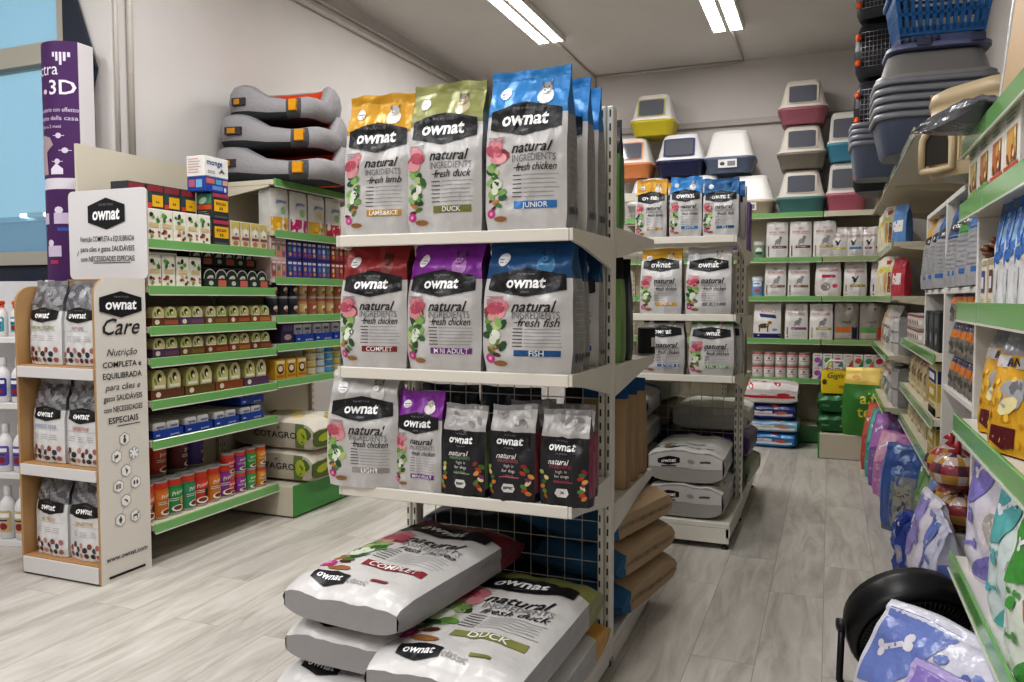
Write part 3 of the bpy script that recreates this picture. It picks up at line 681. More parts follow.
def tallkraft(D, q, P, mb):
    D.poly([(-.5, q), (.5, q), (.1, q*.52)], '2c5f8e', 1); D.text('NATURAL', 0, q*.4, .2, '6a4a34', 0, 0, 2, .8); D.lines(-.35, .35, q*.3, 3, .06, '8a6a4c', .015)
    S = P.side(mb, 1, .05); g = P.h/P.d; S.poly([(-.45, g), (.45, g), (.0, g*.5)], '24507c', 1)
    for k in range(3): S.ell(-.2 + .2*k, g*.13, .09, .07, '3a3430', 8, 0, 1)
kp = pack('b79b7a', .2, .43, .13, 44, tallkraft, top='2c5f8e', tsp=.86, m='paper')
for i in range(3): place('tallk', kp, 'tall brown and blue paper food bag behind the post, %s along the rear shelf' % ORD[i], 'pet food bag', (-.86, 3.50 - .16*i, .6165), PI)
def greenblk(D, q, P, mb):
    D.rect(-.5, .5, q*.1, q*.24, '1c1d20', 1); D.text('dog', 0, q*.17, .3, 'd8d8d0', .01, 0, 2)
    S = P.side(mb, 1, .05); g = P.h/P.d; S.rect(-.5, .5, g*.02, g*.2, '1b1c1f', 1); S.ell(.0, g*.13, .2, .25, 'cfcfc8', 9, 0, 2); S.rect(-.5, .5, g*.62, g*.95, '1b1c1f', 1)
gb1 = pack('5d8a4a', .22, .44, .13, 46, greenblk, top='1e2226', tsp=.7)
place('gblk', gb1, 'green and black food bag on the upper rear shelf behind the post', 'pet food bag', (-.885, 3.1, 1.6615), PI); 
gb2 = pack('7fa75c', .22, .42, .13, 47, greenblk, top='23262a', tsp=.8)
place('gblk2', gb2, 'lighter green food bag on the middle rear shelf behind the post', 'pet food bag', (-.885, 3.14, 1.1415), PI)
def jar_art(D, r, h): D.rect(-r*.8, r*.8, h*.3, h*.62, 'd9d6cc', 0)
place('bjar', can(.04, .13, '1d1d20', '1d1d20', jar_art, name='treat_jar'), 'small black treat jar at the aisle edge of the middle rear shelf', 'treat jar', (-.775, 3.575, 1.1415), PI/2)
def navy_art(D, q, P, mb): D.text('PREMIUM', 0, q*.5, .15, '8f96a4', .01, 0, 2, .7); D.rect(-.4, .4, q*.3, q*.34, '3b5c86', 1)
nv = pack('1c2536', .27, .42, .15, 48, navy_art, top='131a28', tsp=.8)
for j, (z, nm) in enumerate(((1.1415, 'middle'), (.6165, 'low'))):
    for i in range(3): place('navyp', nv, 'dark navy food bag seen through the wire panel, %s from left, %s rear shelf' % (ORD[i], nm), 'pet food bag', (-1.46 + .275*i - (.02 if j else 0), 2.985 + (.28 if i == 2 and 1 else 0), z), .02*i)
def oun(P, mb, q):
    E = P.end(mb, .05); E.text('Young', 0, 0, .2, '8d9096', .02, .2, 2, .8)
nvs = plain_sack('1b2434', .5, .6, .19, 49, None, oun, m='bag')
for i in range(2): place('navys', nvs, 'dark navy food sack behind the wire panel, %s of two on rear base' % ['lower','upper'][i], 'pet food sack', (-1.37, 2.95, .2 + .2*i), 0, rx=lie)

# ================================================================== SECOND GONDOLA
HX0, HX1, HY = -1.43, -.49, 5.1
gondola('white double-sided shelving standing behind the first one along the aisle', (HX0, HY, 0), HX1 - HX0, 2.09,
        [(1.75, .5), (1.305, .5), (.955, .5)], [(1.70, .5), (1.28, .5), (.9, .5)], (.65, .15), (.98, .16))
T1, T2, T3 = 1.7515, 1.3065, .9565; YG = 4.67
place('g_yel', classic_bag(YEL, 'b98a22', 'fresh lamb', 'LAMB&RICE', .185, .345, .1, seed=11, lod=0), 'yellow-topped food bag on the top shelf of the second shelving', 'pet food bag', (-.985, YG, T1), 0)
place('g_blu', classic_bag(BLU, '2f78b8', 'fresh chicken', 'JUNIOR', .185, .35, .1, seed=12, lod=0, petc=PETW), 'bright blue-topped food bag beside the yellow one on the second shelving', 'pet food bag', (-.785, YG, T1), .03)
place('g_dbl', classic_bag('2a6396', '1f5488', 'fresh fish', 'FISH', .2, .33, .11, seed=13, lod=0, petc=('2a5a88','4a82ae','163a5c')), 'darker blue-topped food bag at the right of the second shelving top', 'pet food bag', (-.585, YG, T1), -.03)
place('g_dbl', None, 'blue-topped food bag standing behind the darker blue one, second shelving', 'pet food bag', (-.57, YG + .16, T1), .05)
place('g_blu', None, 'bright blue-topped food bag standing behind its twin, second shelving top', 'pet food bag', (-.745, YG + .15, T1), .02)
place('g_yel', None, 'yellow-topped food bag behind the front yellow one, second shelving top', 'pet food bag', (-.95, YG + .15, T1), .02)
place('g_ysl', classic_bag('cfa02c', 'c79a3c', 'fresh chicken', 'SENIOR', .245, .385, .15, seed=14, lod=0, split=.84, bz=.75), 'silver food bag with yellow corner top, middle shelf of second shelving', 'pet food bag', (-.92, YG, T2), .0)
place('g_sil', classic_bag('a8a6a2', '77777a', 'fresh chicken', 'ADULT', .26, .385, .16, seed=15, lod=0, split=.9, bz=.74), 'all-silver food bag at the right of the second shelving middle shelf', 'pet food bag', (-.645, YG, T2), -.04)
place('g_bsl', classic_bag('27406c', '2f6aa8', 'fresh chicken', 'JUNIOR', .25, .34, .16, 'squat', seed=17, lod=0, split=.88, bz=.74), 'silver food bag with navy top and blue band, lower shelf', 'pet food bag', (-.905, YG, T3), .03)
gr_ = classic_bag(GRN2, '5fa04a', 'fresh chicken', 'HAIR&SKIN', .25, .335, .16, 'squat', seed=18, lod=0, split=.88, bz=.73)
place('g_grn', gr_, 'silver food bag with bright green top on the lower shelf, front', 'pet food bag', (-.625, YG, T3), .0)
place('g_grn', gr_, 'silver food bag with green top behind the front green one, lower shelf', 'pet food bag', (-.6, YG + .19, T3), .03)
def gsack(P, mb, q):
    D = P.front(mb, .06); D.rect(-.3, .2, q*.35, q*.37, '3a3e4c', 1); D.poly([(a - .15, b + q*.13) for a, b in hexa(.3, .14)], BLK, 1); D.text('ownat', -.15, q*.13, .08, 'ffffff', .02, .1, 3); D.rect(-.26, -.08, q*.065, q*.09, '2f4670', 1)
    D.ell(.06, q*.12, .04, .03, '8f8f93', 8, 0, 1); D.ell(.15, q*.12, .04, .03, '8f8f93', 8, 0, 1)
    D.ell(.3, q*.115, .05, .02, '2a2a2c', 8, 0, 1); D.ell(.34, q*.13, .018, .018, '2a2a2c', 6, 0, 1); D.rect(.265, .28, q*.09, q*.115, '2a2a2c', 1); D.rect(.32, .335, q*.09, q*.115, '2a2a2c', 1); blobs(D, 8, -.45, -.2, q*.2, q*.35, .05, ['7a9a5a','b0606a','4c6a3c'], 5)
    E = P.end(mb, .06); E.rect(-.49, .49, -.02, .2, 'c9c7c4', 0); E.poly([(a - .22, b + .08) for a, b in hexa(.3, .13)], BLK, 2); E.ell(.08, .08, .05, .035, '9a9a9e', 8, 0, 1); E.rect(.2, .34, .07, .1, '55555a', 1); E.rect(-.32, -.12, -.01, .01, '2f4670', 2); E.text('ownat', -.22, .08, .08, 'ffffff', .02, .1, 4)
gs = plain_sack('d8d6d3', .43, .62, .19, 51, '5a7a9a', gsack, 'brick', side='a3a09c', tsp=.86)
for i in range(2): place('gsk', gs, 'white food sack on the second shelving base, %s of the right pair' % ['lower','upper'][i], 'pet food sack', (-.745, 4.475 + .01*i, .249 + .195*i), .02*i, rx=lie)
gs2 = plain_sack('bdbbb9', .42, .62, .17, 52, '34567e', gsack, 'brick', side='8f8d8b', tsp=.82)
for i in range(4): place('gsk2', gs2, 'grey food sack with blue end, %s from the bottom of left stack, second base' % ORD[i], 'pet food sack', (-1.19, 4.47 + .03*i, .238 + .173*i), .02*i, rx=lie)
# rear side of the second gondola
def rs(c, top, seed, w=.5, d=.17): return plain_sack(c, w, .66, d, seed, top, lambda P, mb, q: (lambda D: (D.rect(-.3, .3, q*.4, q*.6, mul(c, .7), 1), D.ell(0, q*.3, .16, .1, mul(c, 1.25), 10, 0, 1)))(P.front(mb, .07)), tsp=.75)
rr = [('7f8f6c','4b5a40',.0,'grey-green'), ('5b3a7a','3c2a58',1,'purple'), ('d9d7d2','2f8a44',2,'white and green'), ]
for i, (c, t, k, nm) in enumerate(rr): place('rs%d' % i, rs(c, t, 60 + i), '%s food sack lying behind the second shelving, %s in the right stack' % (nm, ['bottom','middle','top'][i]), 'pet food sack', (-.72, 5.28, .25 + .18*i), -.05 + .04*i, rx=lie)
for i, (c, t, nm) in enumerate((('6a4a86','4a3468','violet'), ('3d4a5c','2a3444','slate'), ('8a7a6a','6a5c50','taupe'), ('dcd8ce','c9b48c','white and cream'))): place('rt%d' % i, rs(c, t, 66 + i, .44), '%s food sack in the stack behind the second wire panel' % nm, 'pet food sack', (-1.19, 5.28, .25 + .18*i), .04 - .03*i, rx=lie)
place('pcart', carton(.2, .16, .33, '6a5486', lambda D, w, h: (D.rect(-.08, .08, .05, .14, '8a76a4', 0), D.ell(0, .23, .05, .05, 'b4a6c6', 10, 0, 0)), name='carton', extra=lambda a, b, d, h: a.rect(-.06, .06, .05, .2, '7d689a', 0)), 'purple carton on the rear shelf beyond the second post', 'carton', (-.6, 5.5, 1.7015), PI)
def wc(D, q, P, mb): D.rect(-.4, .4, q*.3, q*.5, 'b0aeb0', 1)
place('wpk', pack('cfcdcb', .22, .3, .14, 70, wc), 'white food bag on the middle rear shelf beyond the second post', 'pet food bag', (-.62, 5.5, 1.2815), PI)
place('wpk2', pack('8d8b8e', .22, .3, .14, 71, wc), 'grey food bag on the low rear shelf beyond the second post', 'pet food bag', (-.62, 5.48, .9015), PI)
# ================================================================== LEFT WALL SHELVING
LX = -3.74
Q = PI/2            # faces +x
SEC1 = [(1.70, .49), (1.46, .49), (1.25, .49), (1.085, .49), (.865, .49), (.655, .49), (.215, .49)]
SEC2 = [(2.145, .49), (1.825, .49), (1.53, .49), (1.285, .49), (1.105, .49), (.875, .49)]
wall_unit('cream wall shelving with green price rails nearest the cardboard display, holding tins and tubs', (LX, 3.07, 0), Q, 1.0, SEC1, 2.22, upl=False)
wall_unit('cream wall shelving with green rails under the stacked pet beds', (LX, 4.075, 0), Q, 1.0, SEC2, 2.13, base=(.205, .6, 0, 1.0), basecol='3f8f3c')
FX = -3.275          # front faces of goods stand just behind the rails
def row(key, mk, n, y0, y1, z, dep, labf, cat, group=None, x=None, jit=.004, name=None):
    for i in range(n):
        y = y0 + (y1 - y0)*(i + .5)/n
        place(key if not isinstance(key, list) else key[i % len(key)], mk if not isinstance(mk, list) else mk[i % len(mk)], labf(i), cat, ((x or FX) - dep/2 + R.uniform(-jit, jit), y, z + .0015), Q + R.uniform(-.02, .02), group)
# --- top shelf: green leaf pouches, dark cartons with yellow tags, white and blue boxes
def leafart(seed):
    def a(D, w, h):
        blobs(D, 5, -w*.3, w*.3, h*.62, h*.9, w*.16, ['3f7a3a','2c2a26','6fa050','e8e4d6'], seed); D.rect(-w*.35, w*.35, h*.42, h*.55, 'cdb98a', 1); blobs(D, 6, -w*.35, w*.35, h*.08, h*.36, w*.13, ['8a3f34','b06a5a','6a2a28','d0a080','7a8a4a'], seed + 1)
    return a
lf = [carton(.088, .1, .165, 'e3e0d4', leafart(70 + i), 'd3cbb0', name='food_carton') for i in range(3)]
row(['lf0','lf1','lf2'], lf, 5, 3.10, 3.55, 1.70, .1, lambda i: 'white food carton with green leaf print, %s from left on the highest tin shelf' % ORD[i], 'food carton', 'leaf print cartons, highest shelf')
def tagart(D, w, h):
    D.rect(-w*.48, w*.48, h*.84, h*.98, 'b03a56', 0); D.rect(-w*.42, w*.45, h*.3, h*.74, 'e8b51e', 0); D.text('BOLSAS', .0, h*.6, h*.15, '2a2418', .01, 0, 2, w*.7); D.text('8.8', 0, h*.42, h*.16, '2a2418', .012, 0, 2); D.rect(-w*.4, w*.4, h*.06, h*.14, '55585c', 0)
def tagside(a, b, d, h):
    for D in (a, b): D.rect(-d*.45, d*.45, h*.58, h*.96, '4d8a6c', 0); D.ell(-.01, h*.7, d*.25, h*.12, 'b8cfc0', 9, .4, 1); D.rect(-d*.45, d*.45, h*.36, h*.55, 'c0552c', 0); D.lines(-d*.38, d*.38, h*.28, 3, h*.09, '9a9a98', h*.03)
tg = carton(.13, .12, .15, '33353a', tagart, name='carton', extra=tagside)
place('tag', tg, 'dark carton with yellow price tag on the highest tin shelf, lower of two stacked', 'carton', (FX - .062, 3.64, 1.7015), Q)
place('tag', tg, 'dark carton with yellow price tag stacked on its twin, under the white box', 'carton', (FX - .062, 3.64, 1.853), Q)
def darkart(D, w, h): D.rect(-w*.45, w*.45, h*.88, h*.98, '8a3038', 0); D.rect(-w*.2, w*.45, h*.62, h*.82, 'd8aa22', 0); D.text('8.8', w*.12, h*.7, h*.06, '2a2418', .01, 0, 2); D.rect(-w*.47, -w*.22, h*.6, h*.68, 'c04030', 0); D.rect(-w*.47, -w*.22, h*.7, h*.95, '2f4a48', 0)
dk = carton(.115, .12, .31, '3a3a42', darkart, name='carton')
row('dk', dk, 4, 3.09, 3.565, 1.70, .12, lambda i: 'tall dark carton with small yellow tag behind the leaf cartons, %s from left' % ORD[i], 'carton', 'tall dark cartons, highest shelf', x=FX - .115)
mb_ = lambda D, w, h: (D.rect(-w*.48, w*.48, 0.003, h*.04, '3a5aa0', 0), D.text('monge', -w*.08, h*.72, h*.4, '2a4a8a', .012, 0, 1, w*.7), D.text('DOG', -w*.22, h*.24, h*.22, '33558f', 0, 0, 1), D.poly([(w*.1,h*.2),(w*.2,h*.4),(w*.3,h*.25),(w*.35,h*.28),(w*.2,h*.5),(w*.08,h*.25)], '9a9aa4', 1))
place('wbox', carton(.19, .13, .115, 'e4e2de', mb_, name='carton', extra=lambda a, b, d, h: [b.lines(-d*.4, d*.4, h*.85, 6, h*.13, 'c08a7a', h*.03)] and None), 'white dog food carton at the very top of the carton pile', 'carton', (FX - .07, 3.615, 2.0895), Q)
bb = lambda D, w, h: (D.rect(-w*.45, -w*.1, h*.55, h*.9, 'c86a5c', 0), D.rect(-w*.05, w*.2, h*.55, h*.9, '5aa8c8', 0), D.rect(w*.25, w*.46, h*.55, h*.9, 'd8a088', 0), D.rect(-w*.2, w*.25, h*.15, h*.45, '6a8ad0', 0), D.ell(w*.35, h*.25, w*.06, h*.18, 'd8d8e0', 8, 0, 1))
place('bbox', carton(.185, .13, .082, '24469a', bb, name='carton', extra=lambda a, b, d, h: (b.rect(-d*.4, -d*.05, h*.3, h*.8, 'b0607a', 0), b.rect(0, d*.35, h*.25, h*.8, '7ab0d0', 0)) and None), 'bright blue carton with coloured panels just under the white box', 'carton', (FX - .07, 3.615, 2.006), Q)
def catart(D, w, h): D.rect(-w*.45, w*.45, h*.7, h*.97, 'c9b860', 0); D.ell(0, h*.6, w*.28, h*.18, 'e8e2d6', 10, 0, 1); D.poly([(-w*.25,h*.7),(-w*.2,h*.88),(-w*.05,h*.74)], 'b8a894', 2); D.poly([(w*.25,h*.7),(w*.2,h*.88),(w*.05,h*.74)], 'b8a894', 2); D.rect(-w*.4, w*.4, h*.3, h*.4, '8a4a50', 1); D.ell(0, h*.16, w*.3, h*.1, 'b87a50', 8, 0, 1); D.ell(w*.05, h*.5, w*.1, h*.05, '4a3a34', 7, 0, 2)
row('cat', carton(.075, .1, .155, 'd6cdb8', catart, 'b8a070', name='food_carton'), 4, 3.715, 4.05, 1.70, .1, lambda i: 'cream carton with white cat picture, %s from left beside the dark tagged cartons' % ORD[i], 'food carton', 'cat picture cartons, highest shelf')
# --- second shelf
row(['lf0','lf1','lf2'], lf, 4, 3.10, 3.48, 1.46, .1, lambda i: 'white leaf-print food carton, %s from left on the second tin shelf' % ORD[i], 'food carton', 'leaf print cartons, second shelf')
def blackpot(seed):
    def mk():
        o = thing('food_tub', None, None); mb = MB(); w, h = .105, .105; r = random.Random(seed)
        pts = [(-w/2, 0), (w/2, 0)] + [(w/2*math.cos(a), h*.5 + h*.5*math.sin(a)) for a in [PI*i/12 for i in range(13)]]
        mb.prism(pts, -.045, .045, '2a2c2e', col2='1c1d1f'); D = Deco(mb, lambda x, z, o_: (x, -.045 - o_, z), 1, 1)
        D.poly([(a*.94, b*.95 + .002) for a, b in pts], 'd6d6d2', 0); D.poly([(a*.84, b*.88 + .004) for a, b in pts], '24352c', 1)
        D.ell(0, h*.48, w*.26, h*.15, 'dfd8d0', 10, .3, 2); D.ell(w*.06, h*.42, w*.14, h*.1, ['c88a8a','b06a5a','d0c0b8'][seed % 3], 8, 0, 3); D.lines(-w*.3, w*.3, h*.24, 2, h*.1, 'a8aaa8', h*.03)
        mb.build('sleeve', 'card', o); return o
    return mk
for j in range(2):
    row('btray', open_tray(.19, .2, .05, '1d2a24', '23352b', lambda D, w, h: (D.rect(w*.05, w*.4, h*.15, h*.85, 'c96a5c', 0), D.ell(-w*.25, h*.5, .02, .014, 'c0c8c0', 8, 0, 0))), 3, 3.5, 4.05, 1.46 + .13*j, .2, lambda i: 'dark green display tray of food tubs, %s from left, %s tray layer' % (ORD[i], ['lower','upper'][j]), 'display tray', 'dark tub trays', x=FX - .1*j)
    row(['bp%d' % k for k in range(3)], [blackpot(k) for k in range(3)], 6, 3.51, 4.04, 1.464 + .13*j, .09, lambda i: 'black round-topped food tub, %s from left in the %s row of dark trays' % (ORD[i], ['front lower','rear upper'][j]), 'food tub', 'black food tubs', x=FX - .012 - .1*j, jit=.001)
# --- shelves of small tubs in brown trays
pc = [('9a5a3c','6d4030'), ('7a4a6a','5c4060'), ('8a6a34','6d5228'), ('a05a34','7c3a2a'), ('b07a3c','8a4a28')]
for s, (z, hh) in enumerate(((1.25, .1), (1.085, .105))):
    for j in range(5):
        c1, c2 = pc[(j + s) % 5]
        y = 3.12 + .19*j + .09
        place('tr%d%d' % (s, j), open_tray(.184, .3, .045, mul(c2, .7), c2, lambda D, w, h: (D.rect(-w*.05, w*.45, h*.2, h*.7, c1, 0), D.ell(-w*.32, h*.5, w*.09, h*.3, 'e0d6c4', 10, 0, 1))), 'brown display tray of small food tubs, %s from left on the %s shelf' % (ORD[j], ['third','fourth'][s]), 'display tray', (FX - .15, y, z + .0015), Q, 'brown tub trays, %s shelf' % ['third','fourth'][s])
        for i in range(2):
            place('ap%d' % ((j + i) % 4), arch_pot(.08, .06, hh, 'cfcaa0', ['d8cf96','cdd08a','d9cda0','c5c98c'][(j + i) % 4], ['b06a48','8a4a6a','c08a4a','a85a3a'][(j + i) % 4], j + i), 'small yellow-green food tub, %s from left on the %s shelf' % (ORD[2*j + i], ['third','fourth'][s]), 'food tub', (FX - .035, y - .043 + .086*i, z + .006), Q, 'small food tubs, %s shelf' % ['third','fourth'][s])
for j in range(4):
    y = 3.1 + .235*j + .115; c1, c2 = pc[(j*2) % 5]
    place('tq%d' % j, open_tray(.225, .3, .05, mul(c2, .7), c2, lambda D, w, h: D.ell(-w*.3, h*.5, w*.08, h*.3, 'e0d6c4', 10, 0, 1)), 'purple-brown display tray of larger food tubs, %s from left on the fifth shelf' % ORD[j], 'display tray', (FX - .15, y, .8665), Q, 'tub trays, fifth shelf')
    for i in range(2): place('aq%d' % i, arch_pot(.09, .07, .15, 'cfcaa0', ['d2cd88','d8cf9a'][i], ['b88a58','a0605a'][i], 9 + i), 'larger yellow-green food tub, %s from left on the fifth shelf' % ORD[2*j + i], 'food tub', (FX - .042, y - .052 + .104*i, .871), Q, 'larger food tubs, fifth shelf')
# --- blue trays of white cups
def cup(seed):
    def mk():
        o = thing('food_cup', None, None); mb = MB(); w, d, h = .085, .38, .078
        mb.box(-w/2, w/2, -d/2, d/2, 0, h, 'd9d8d8', .008); D = Deco(mb, lambda x, z, o_: (x, -d/2 - o_, z), 1, 1); D.rect(-w*.3, w*.3, h*.62, h*.76, '7a86a8', 0); blobs(D, 4, -w*.3, w*.3, h*.2, h*.45, w*.13, ['c08a80','b0a0a8','8a9ac0'], seed)
        T = Deco(mb, lambda x, z, o_: (x, z, h + o_), 1, 1)
        for k in range(5): T.rect(-w*.42, w*.42, -d*.48 + k*d*.2, -d*.48 + k*d*.2 + .004, '8e8e92', 0)
        mb.build('sleeve', 'card', o); return o
    return mk
def btr(D, w, h): D.text('gourmet', w*.2, h*.3, h*.4, 'e8e8f0', .01, .2, 1, w*.4); D.rect(-w*.42, -w*.3, h*.3, h*.5, 'c8d0e8', 0)
BT = open_tray(.205, .42, .045, '1c3a86', '2348a8', btr)
for lay, ys in ((0, (0, 1, 2, 3)), (1, (3,))):
    for j in ys:
        y = 3.115 + .222*j + .103; z = .655 + .0015 + .098*lay
        place('bt', BT, 'bright blue display tray of white food cups, %s from left, %s' % (ORD[j], 'stacked on top' if lay else 'sixth shelf'), 'display tray', (FX - .215, y, z), Q, 'blue cup trays')
        for i in range(2): place('cup%d' % i, cup(i), 'white food cup in a blue tray on the sixth shelf, %s from left%s' % (ORD[2*j + i], ', upper tray' if lay else ''), 'food cup', (FX - .205, y - .047 + .094*i, z + .004), Q, 'white food cups, sixth shelf')
# --- bottom shelf of tins
def canart(lab, k):
    def a(D, r, h):
        D.rect(-r*1.1, r*1.1, h*.5, h*.72, mul(lab, 1.25), 0); D.text('Primor', .1*r, h*.6, h*.16, 'ece6da', .012, .3, 2, r*1.5, .2); D.ell(0, h*.17, r*.7, h*.09, 'eeeae2', 10, 0, 1); D.ell(.0, h*.18, r*.5, h*.06, '7a3a24', 9, 0, 2); D.ell(r*.6, h*.36, r*.4, h*.13, ['2a2826','e8e2d8','c8a070','f0ece4'][k % 4], 9, .3, 1); D.ell(r*.95, h*.12, r*.35, h*.08, 'e0a030', 8, 0, 2); D.lines(-r*.9, r*.3, h*.44, 2, h*.05, 'd8d4cc', h*.02)
    return a
CC = [('c8742a','orange'), ('2f8a4a','green'), ('3a8a60','teal green'), ('c03a2c','red'), ('c0603c','brick'), ('8a3a86','purple')]
for i in range(7):
    c, nm = CC[[4,0,1,2,3,0,5][i]]
    place('can' + nm, can(.054, .205, c, 'c8402a', canart(c, i)), '%s tin with red band, %s from left in the bottom shelf front row' % (nm, ORD[i]), 'food tin', (FX - .075, 3.10 + .098*i, .2165), Q + R.uniform(-.3,.3))
for i, (c, nm, y, zz) in enumerate((('2f7a4a','dark green',3.14,0), ('b8442c','rust red',3.30,0), ('6a3038','maroon',3.46,0), ('4a3a78','violet',3.585,0))):
    for k in range(2): place('canu' + nm, can(.058, .2, c, 'c0452e', canart(c, i + 1)), '%s tin standing back on the bottom shelf, %s layer' % (nm, ['lower','upper'][k]), 'food tin', (FX - .195, y, .2165 + .2015*k), Q + .3*i)
for i, (c, nm) in enumerate((('c03a3a','red'), ('8a3a96','purple'), ('3f9a4a','green'), ('d08a2c','orange'))):
    for k in range(2): place('cans' + nm, can(.042, .128, c, 'c8503a', canart(c, i)), 'small %s tin at the right of the bottom tin shelf, %s layer' % (nm, ['lower','upper'][k]), 'food tin', (FX - .06, 3.715 + .094*i, .2165 + .1295*k), Q)
# --- next section: tall packs, pouch boxes, jars, cups, small tins
def gem(c):
    def a(D, q, P, mb): D.rect(-.48, .48, .02, q*.34, c, 1); D.text('gemon', .02, q*.72, .2, '3f6fae', .015, .2, 2, .8); D.ell(.1, q*.5, .16, q*.1, ['e0c070','9ac08a','dcc890','d0808a'][R.randrange(4)], 9, 0, 1); D.ell(-.15, q*.16, .1, q*.06, mul(c, 1.5), 8, 0, 2); D.ell(.2, q*.16, .1, q*.06, mul(c, .6), 8, 0, 2)
    return a
for i, (c, nm) in enumerate((('d9a52a','yellow'), ('b82a6a','magenta'), ('d4a838','ochre'), ('c02f4a','crimson'))):
    place('gem%d' % i, pack('dcdad6', .185, .275, .12, 80 + i, gem(c), 'brick'), 'white food bag with %s foot on the shelf below the pet beds' % nm, 'pet food bag', (FX - .075, 4.2 + .2*i, 1.8265), Q)
def pouchbox(c1, c2, seed):
    def a(D, w, h):
        for k in range(3): D.rect(-w*.46 + k*w*.32, -w*.18 + k*w*.32, h*.06, h*.9, c2 if k % 2 else mul(c2, .75), 0); D.rect(-w*.44 + k*w*.32, -w*.2 + k*w*.32, h*.74, h*.86, 'd8d4dc', 1); D.ell(-w*.32 + k*w*.32, h*.5, w*.09, h*.13, ['d0c8b8','3a8a6a','c0a080','6a8ac0'][(seed + k) % 4], 8, 0, 1); D.ell(-w*.3 + k*w*.32, h*.24, w*.1, h*.1, ['b04a4a','d8a050','8a5a9a'][(seed + k) % 3], 8, 0, 2)
    return carton(w0, .14, .125, c1, a, name='pouch_carton')
w0 = .155
for k in range(2):
    for i in range(6):
        c1, c2, nm = [('d8c0bc','c88a88','pale pink'), ('3a3470','4a4ea8','indigo'), ('34306a','5a4a9a','violet'), ('383a78','4a60b0','blue'), ('7a2a34','b04a3a','red'), ('8a3234','c0543c','brick red')][i]
        place('pb%d' % i, pouchbox(c1, c2, i), '%s carton of food pouches, %s layer, two shelves below the pet beds' % (nm, ['lower','upper'][k]), 'food carton', (FX - .08, 4.16 + .162*i, 1.5315 + .1265*k), Q)
def jarart(c):
    def a(D, r, h): D.rect(-r*1.1, r*1.1, h*.2, h*.65, c, 0); D.ell(0, h*.42, r*.5, h*.14, 'e6dac0', 9, 0, 1); D.ell(.1*r, h*.3, r*.4, h*.1, 'a05a3a', 8, 0, 2)
    return a
for k in range(2):
    for i in range(9):
        dark = i < 3; c = '2a2f40' if dark else ['b8946a','a87a52','c0a07a'][i % 3]
        place('jar%d' % (0 if dark else 1 + i % 3), can(.042, .118, c, 'b0603a' if not dark else '3a3a44', jarart('1d2230' if dark else ['d8b880','b0624a','c8a868'][i % 3]), 14, 'food_jar'), '%s food jar, %s from left, %s layer, third shelf under the pet beds' % ('dark navy' if dark else 'brown', ORD[i], ['lower','upper'][k]), 'food jar', (FX - .055, 4.13 + .103*i, 1.2865 + .1195*k), Q, 'food jars under the pet beds')
place('pbd', carton(.13, .14, .13, '3a2a4a', lambda D, w, h: (D.rect(-w*.4, w*.4, h*.6, h*.9, '6a5a8a', 0), D.ell(0, h*.3, w*.3, h*.15, 'c0a0b0', 9, 0, 0)), name='food_carton'), 'dark purple carton at the left of the blue cup trays', 'food carton', (FX - .08, 4.24, 1.1065), Q)
tall = open_tray(.2, .2, .055, '1c3a86', '2348a8', btr)
for j in range(3):
    y = 4.42 + .215*j
    place('bt2', tall, 'blue display tray of square white food tubs, %s from left' % ORD[j], 'display tray', (FX - .105, y, 1.1065), Q, 'blue trays of square tubs')
    for i in range(2): place('sq', carton(.088, .15, .115, 'dcdae0', lambda D, w, h: (D.rect(-w*.3, w*.3, h*.66, h*.8, '6a6aa8', 0), D.ell(0, h*.5, w*.2, h*.08, 'b8a8c0', 8, 0, 0)), name='food_tub'), 'square white food tub standing in a blue tray, %s from left' % ORD[2*j + i], 'food tub', (FX - .1, y - .048 + .096*i, 1.11), Q, 'square white food tubs')
ylw = lambda D, w, h: (D.ell(0, h*.5, w*.34, h*.25, '3a2a20', 10, 0, 0), D.ell(.0, h*.52, w*.24, h*.16, 'e8dcc8', 9, 0, 1), D.rect(-w*.4, w*.4, h*.76, h*.92, 'f0e0b0', 1), D.rect(-w*.4, w*.4, h*.08, h*.2, 'c07a20', 1))
for i in range(3): place('yl', carton(.1, .1, .13, 'd8a83a', ylw, name='food_carton'), 'yellow carton with dark picture, %s from left on the lowest shelf below the jars' % ORD[i], 'food carton', (FX - .06, 4.16 + .112*i, .8765), Q, 'yellow cartons')
for j in range(5):
    for k in range(4):
        c = ['c8b46a','b8c8d8','3f90c8','c8b04a','4a9ad0'][j] if k % 2 else ['d8cc9a','c8d4de','5aa4d0','d6c674','63a8d6'][j]
        place('sc%d%d' % (j, k % 2), can(.044, .048, c, 'd8d6d0', None, 14), '%s small flat tin, %s from bottom in the %s stack from left' % (['cream','grey-blue','blue','gold','sky blue'][j], ORD[k], ORD[j]), 'food tin', (FX - .06, 4.535 + .1*j, .8765 + .0492*k), Q)
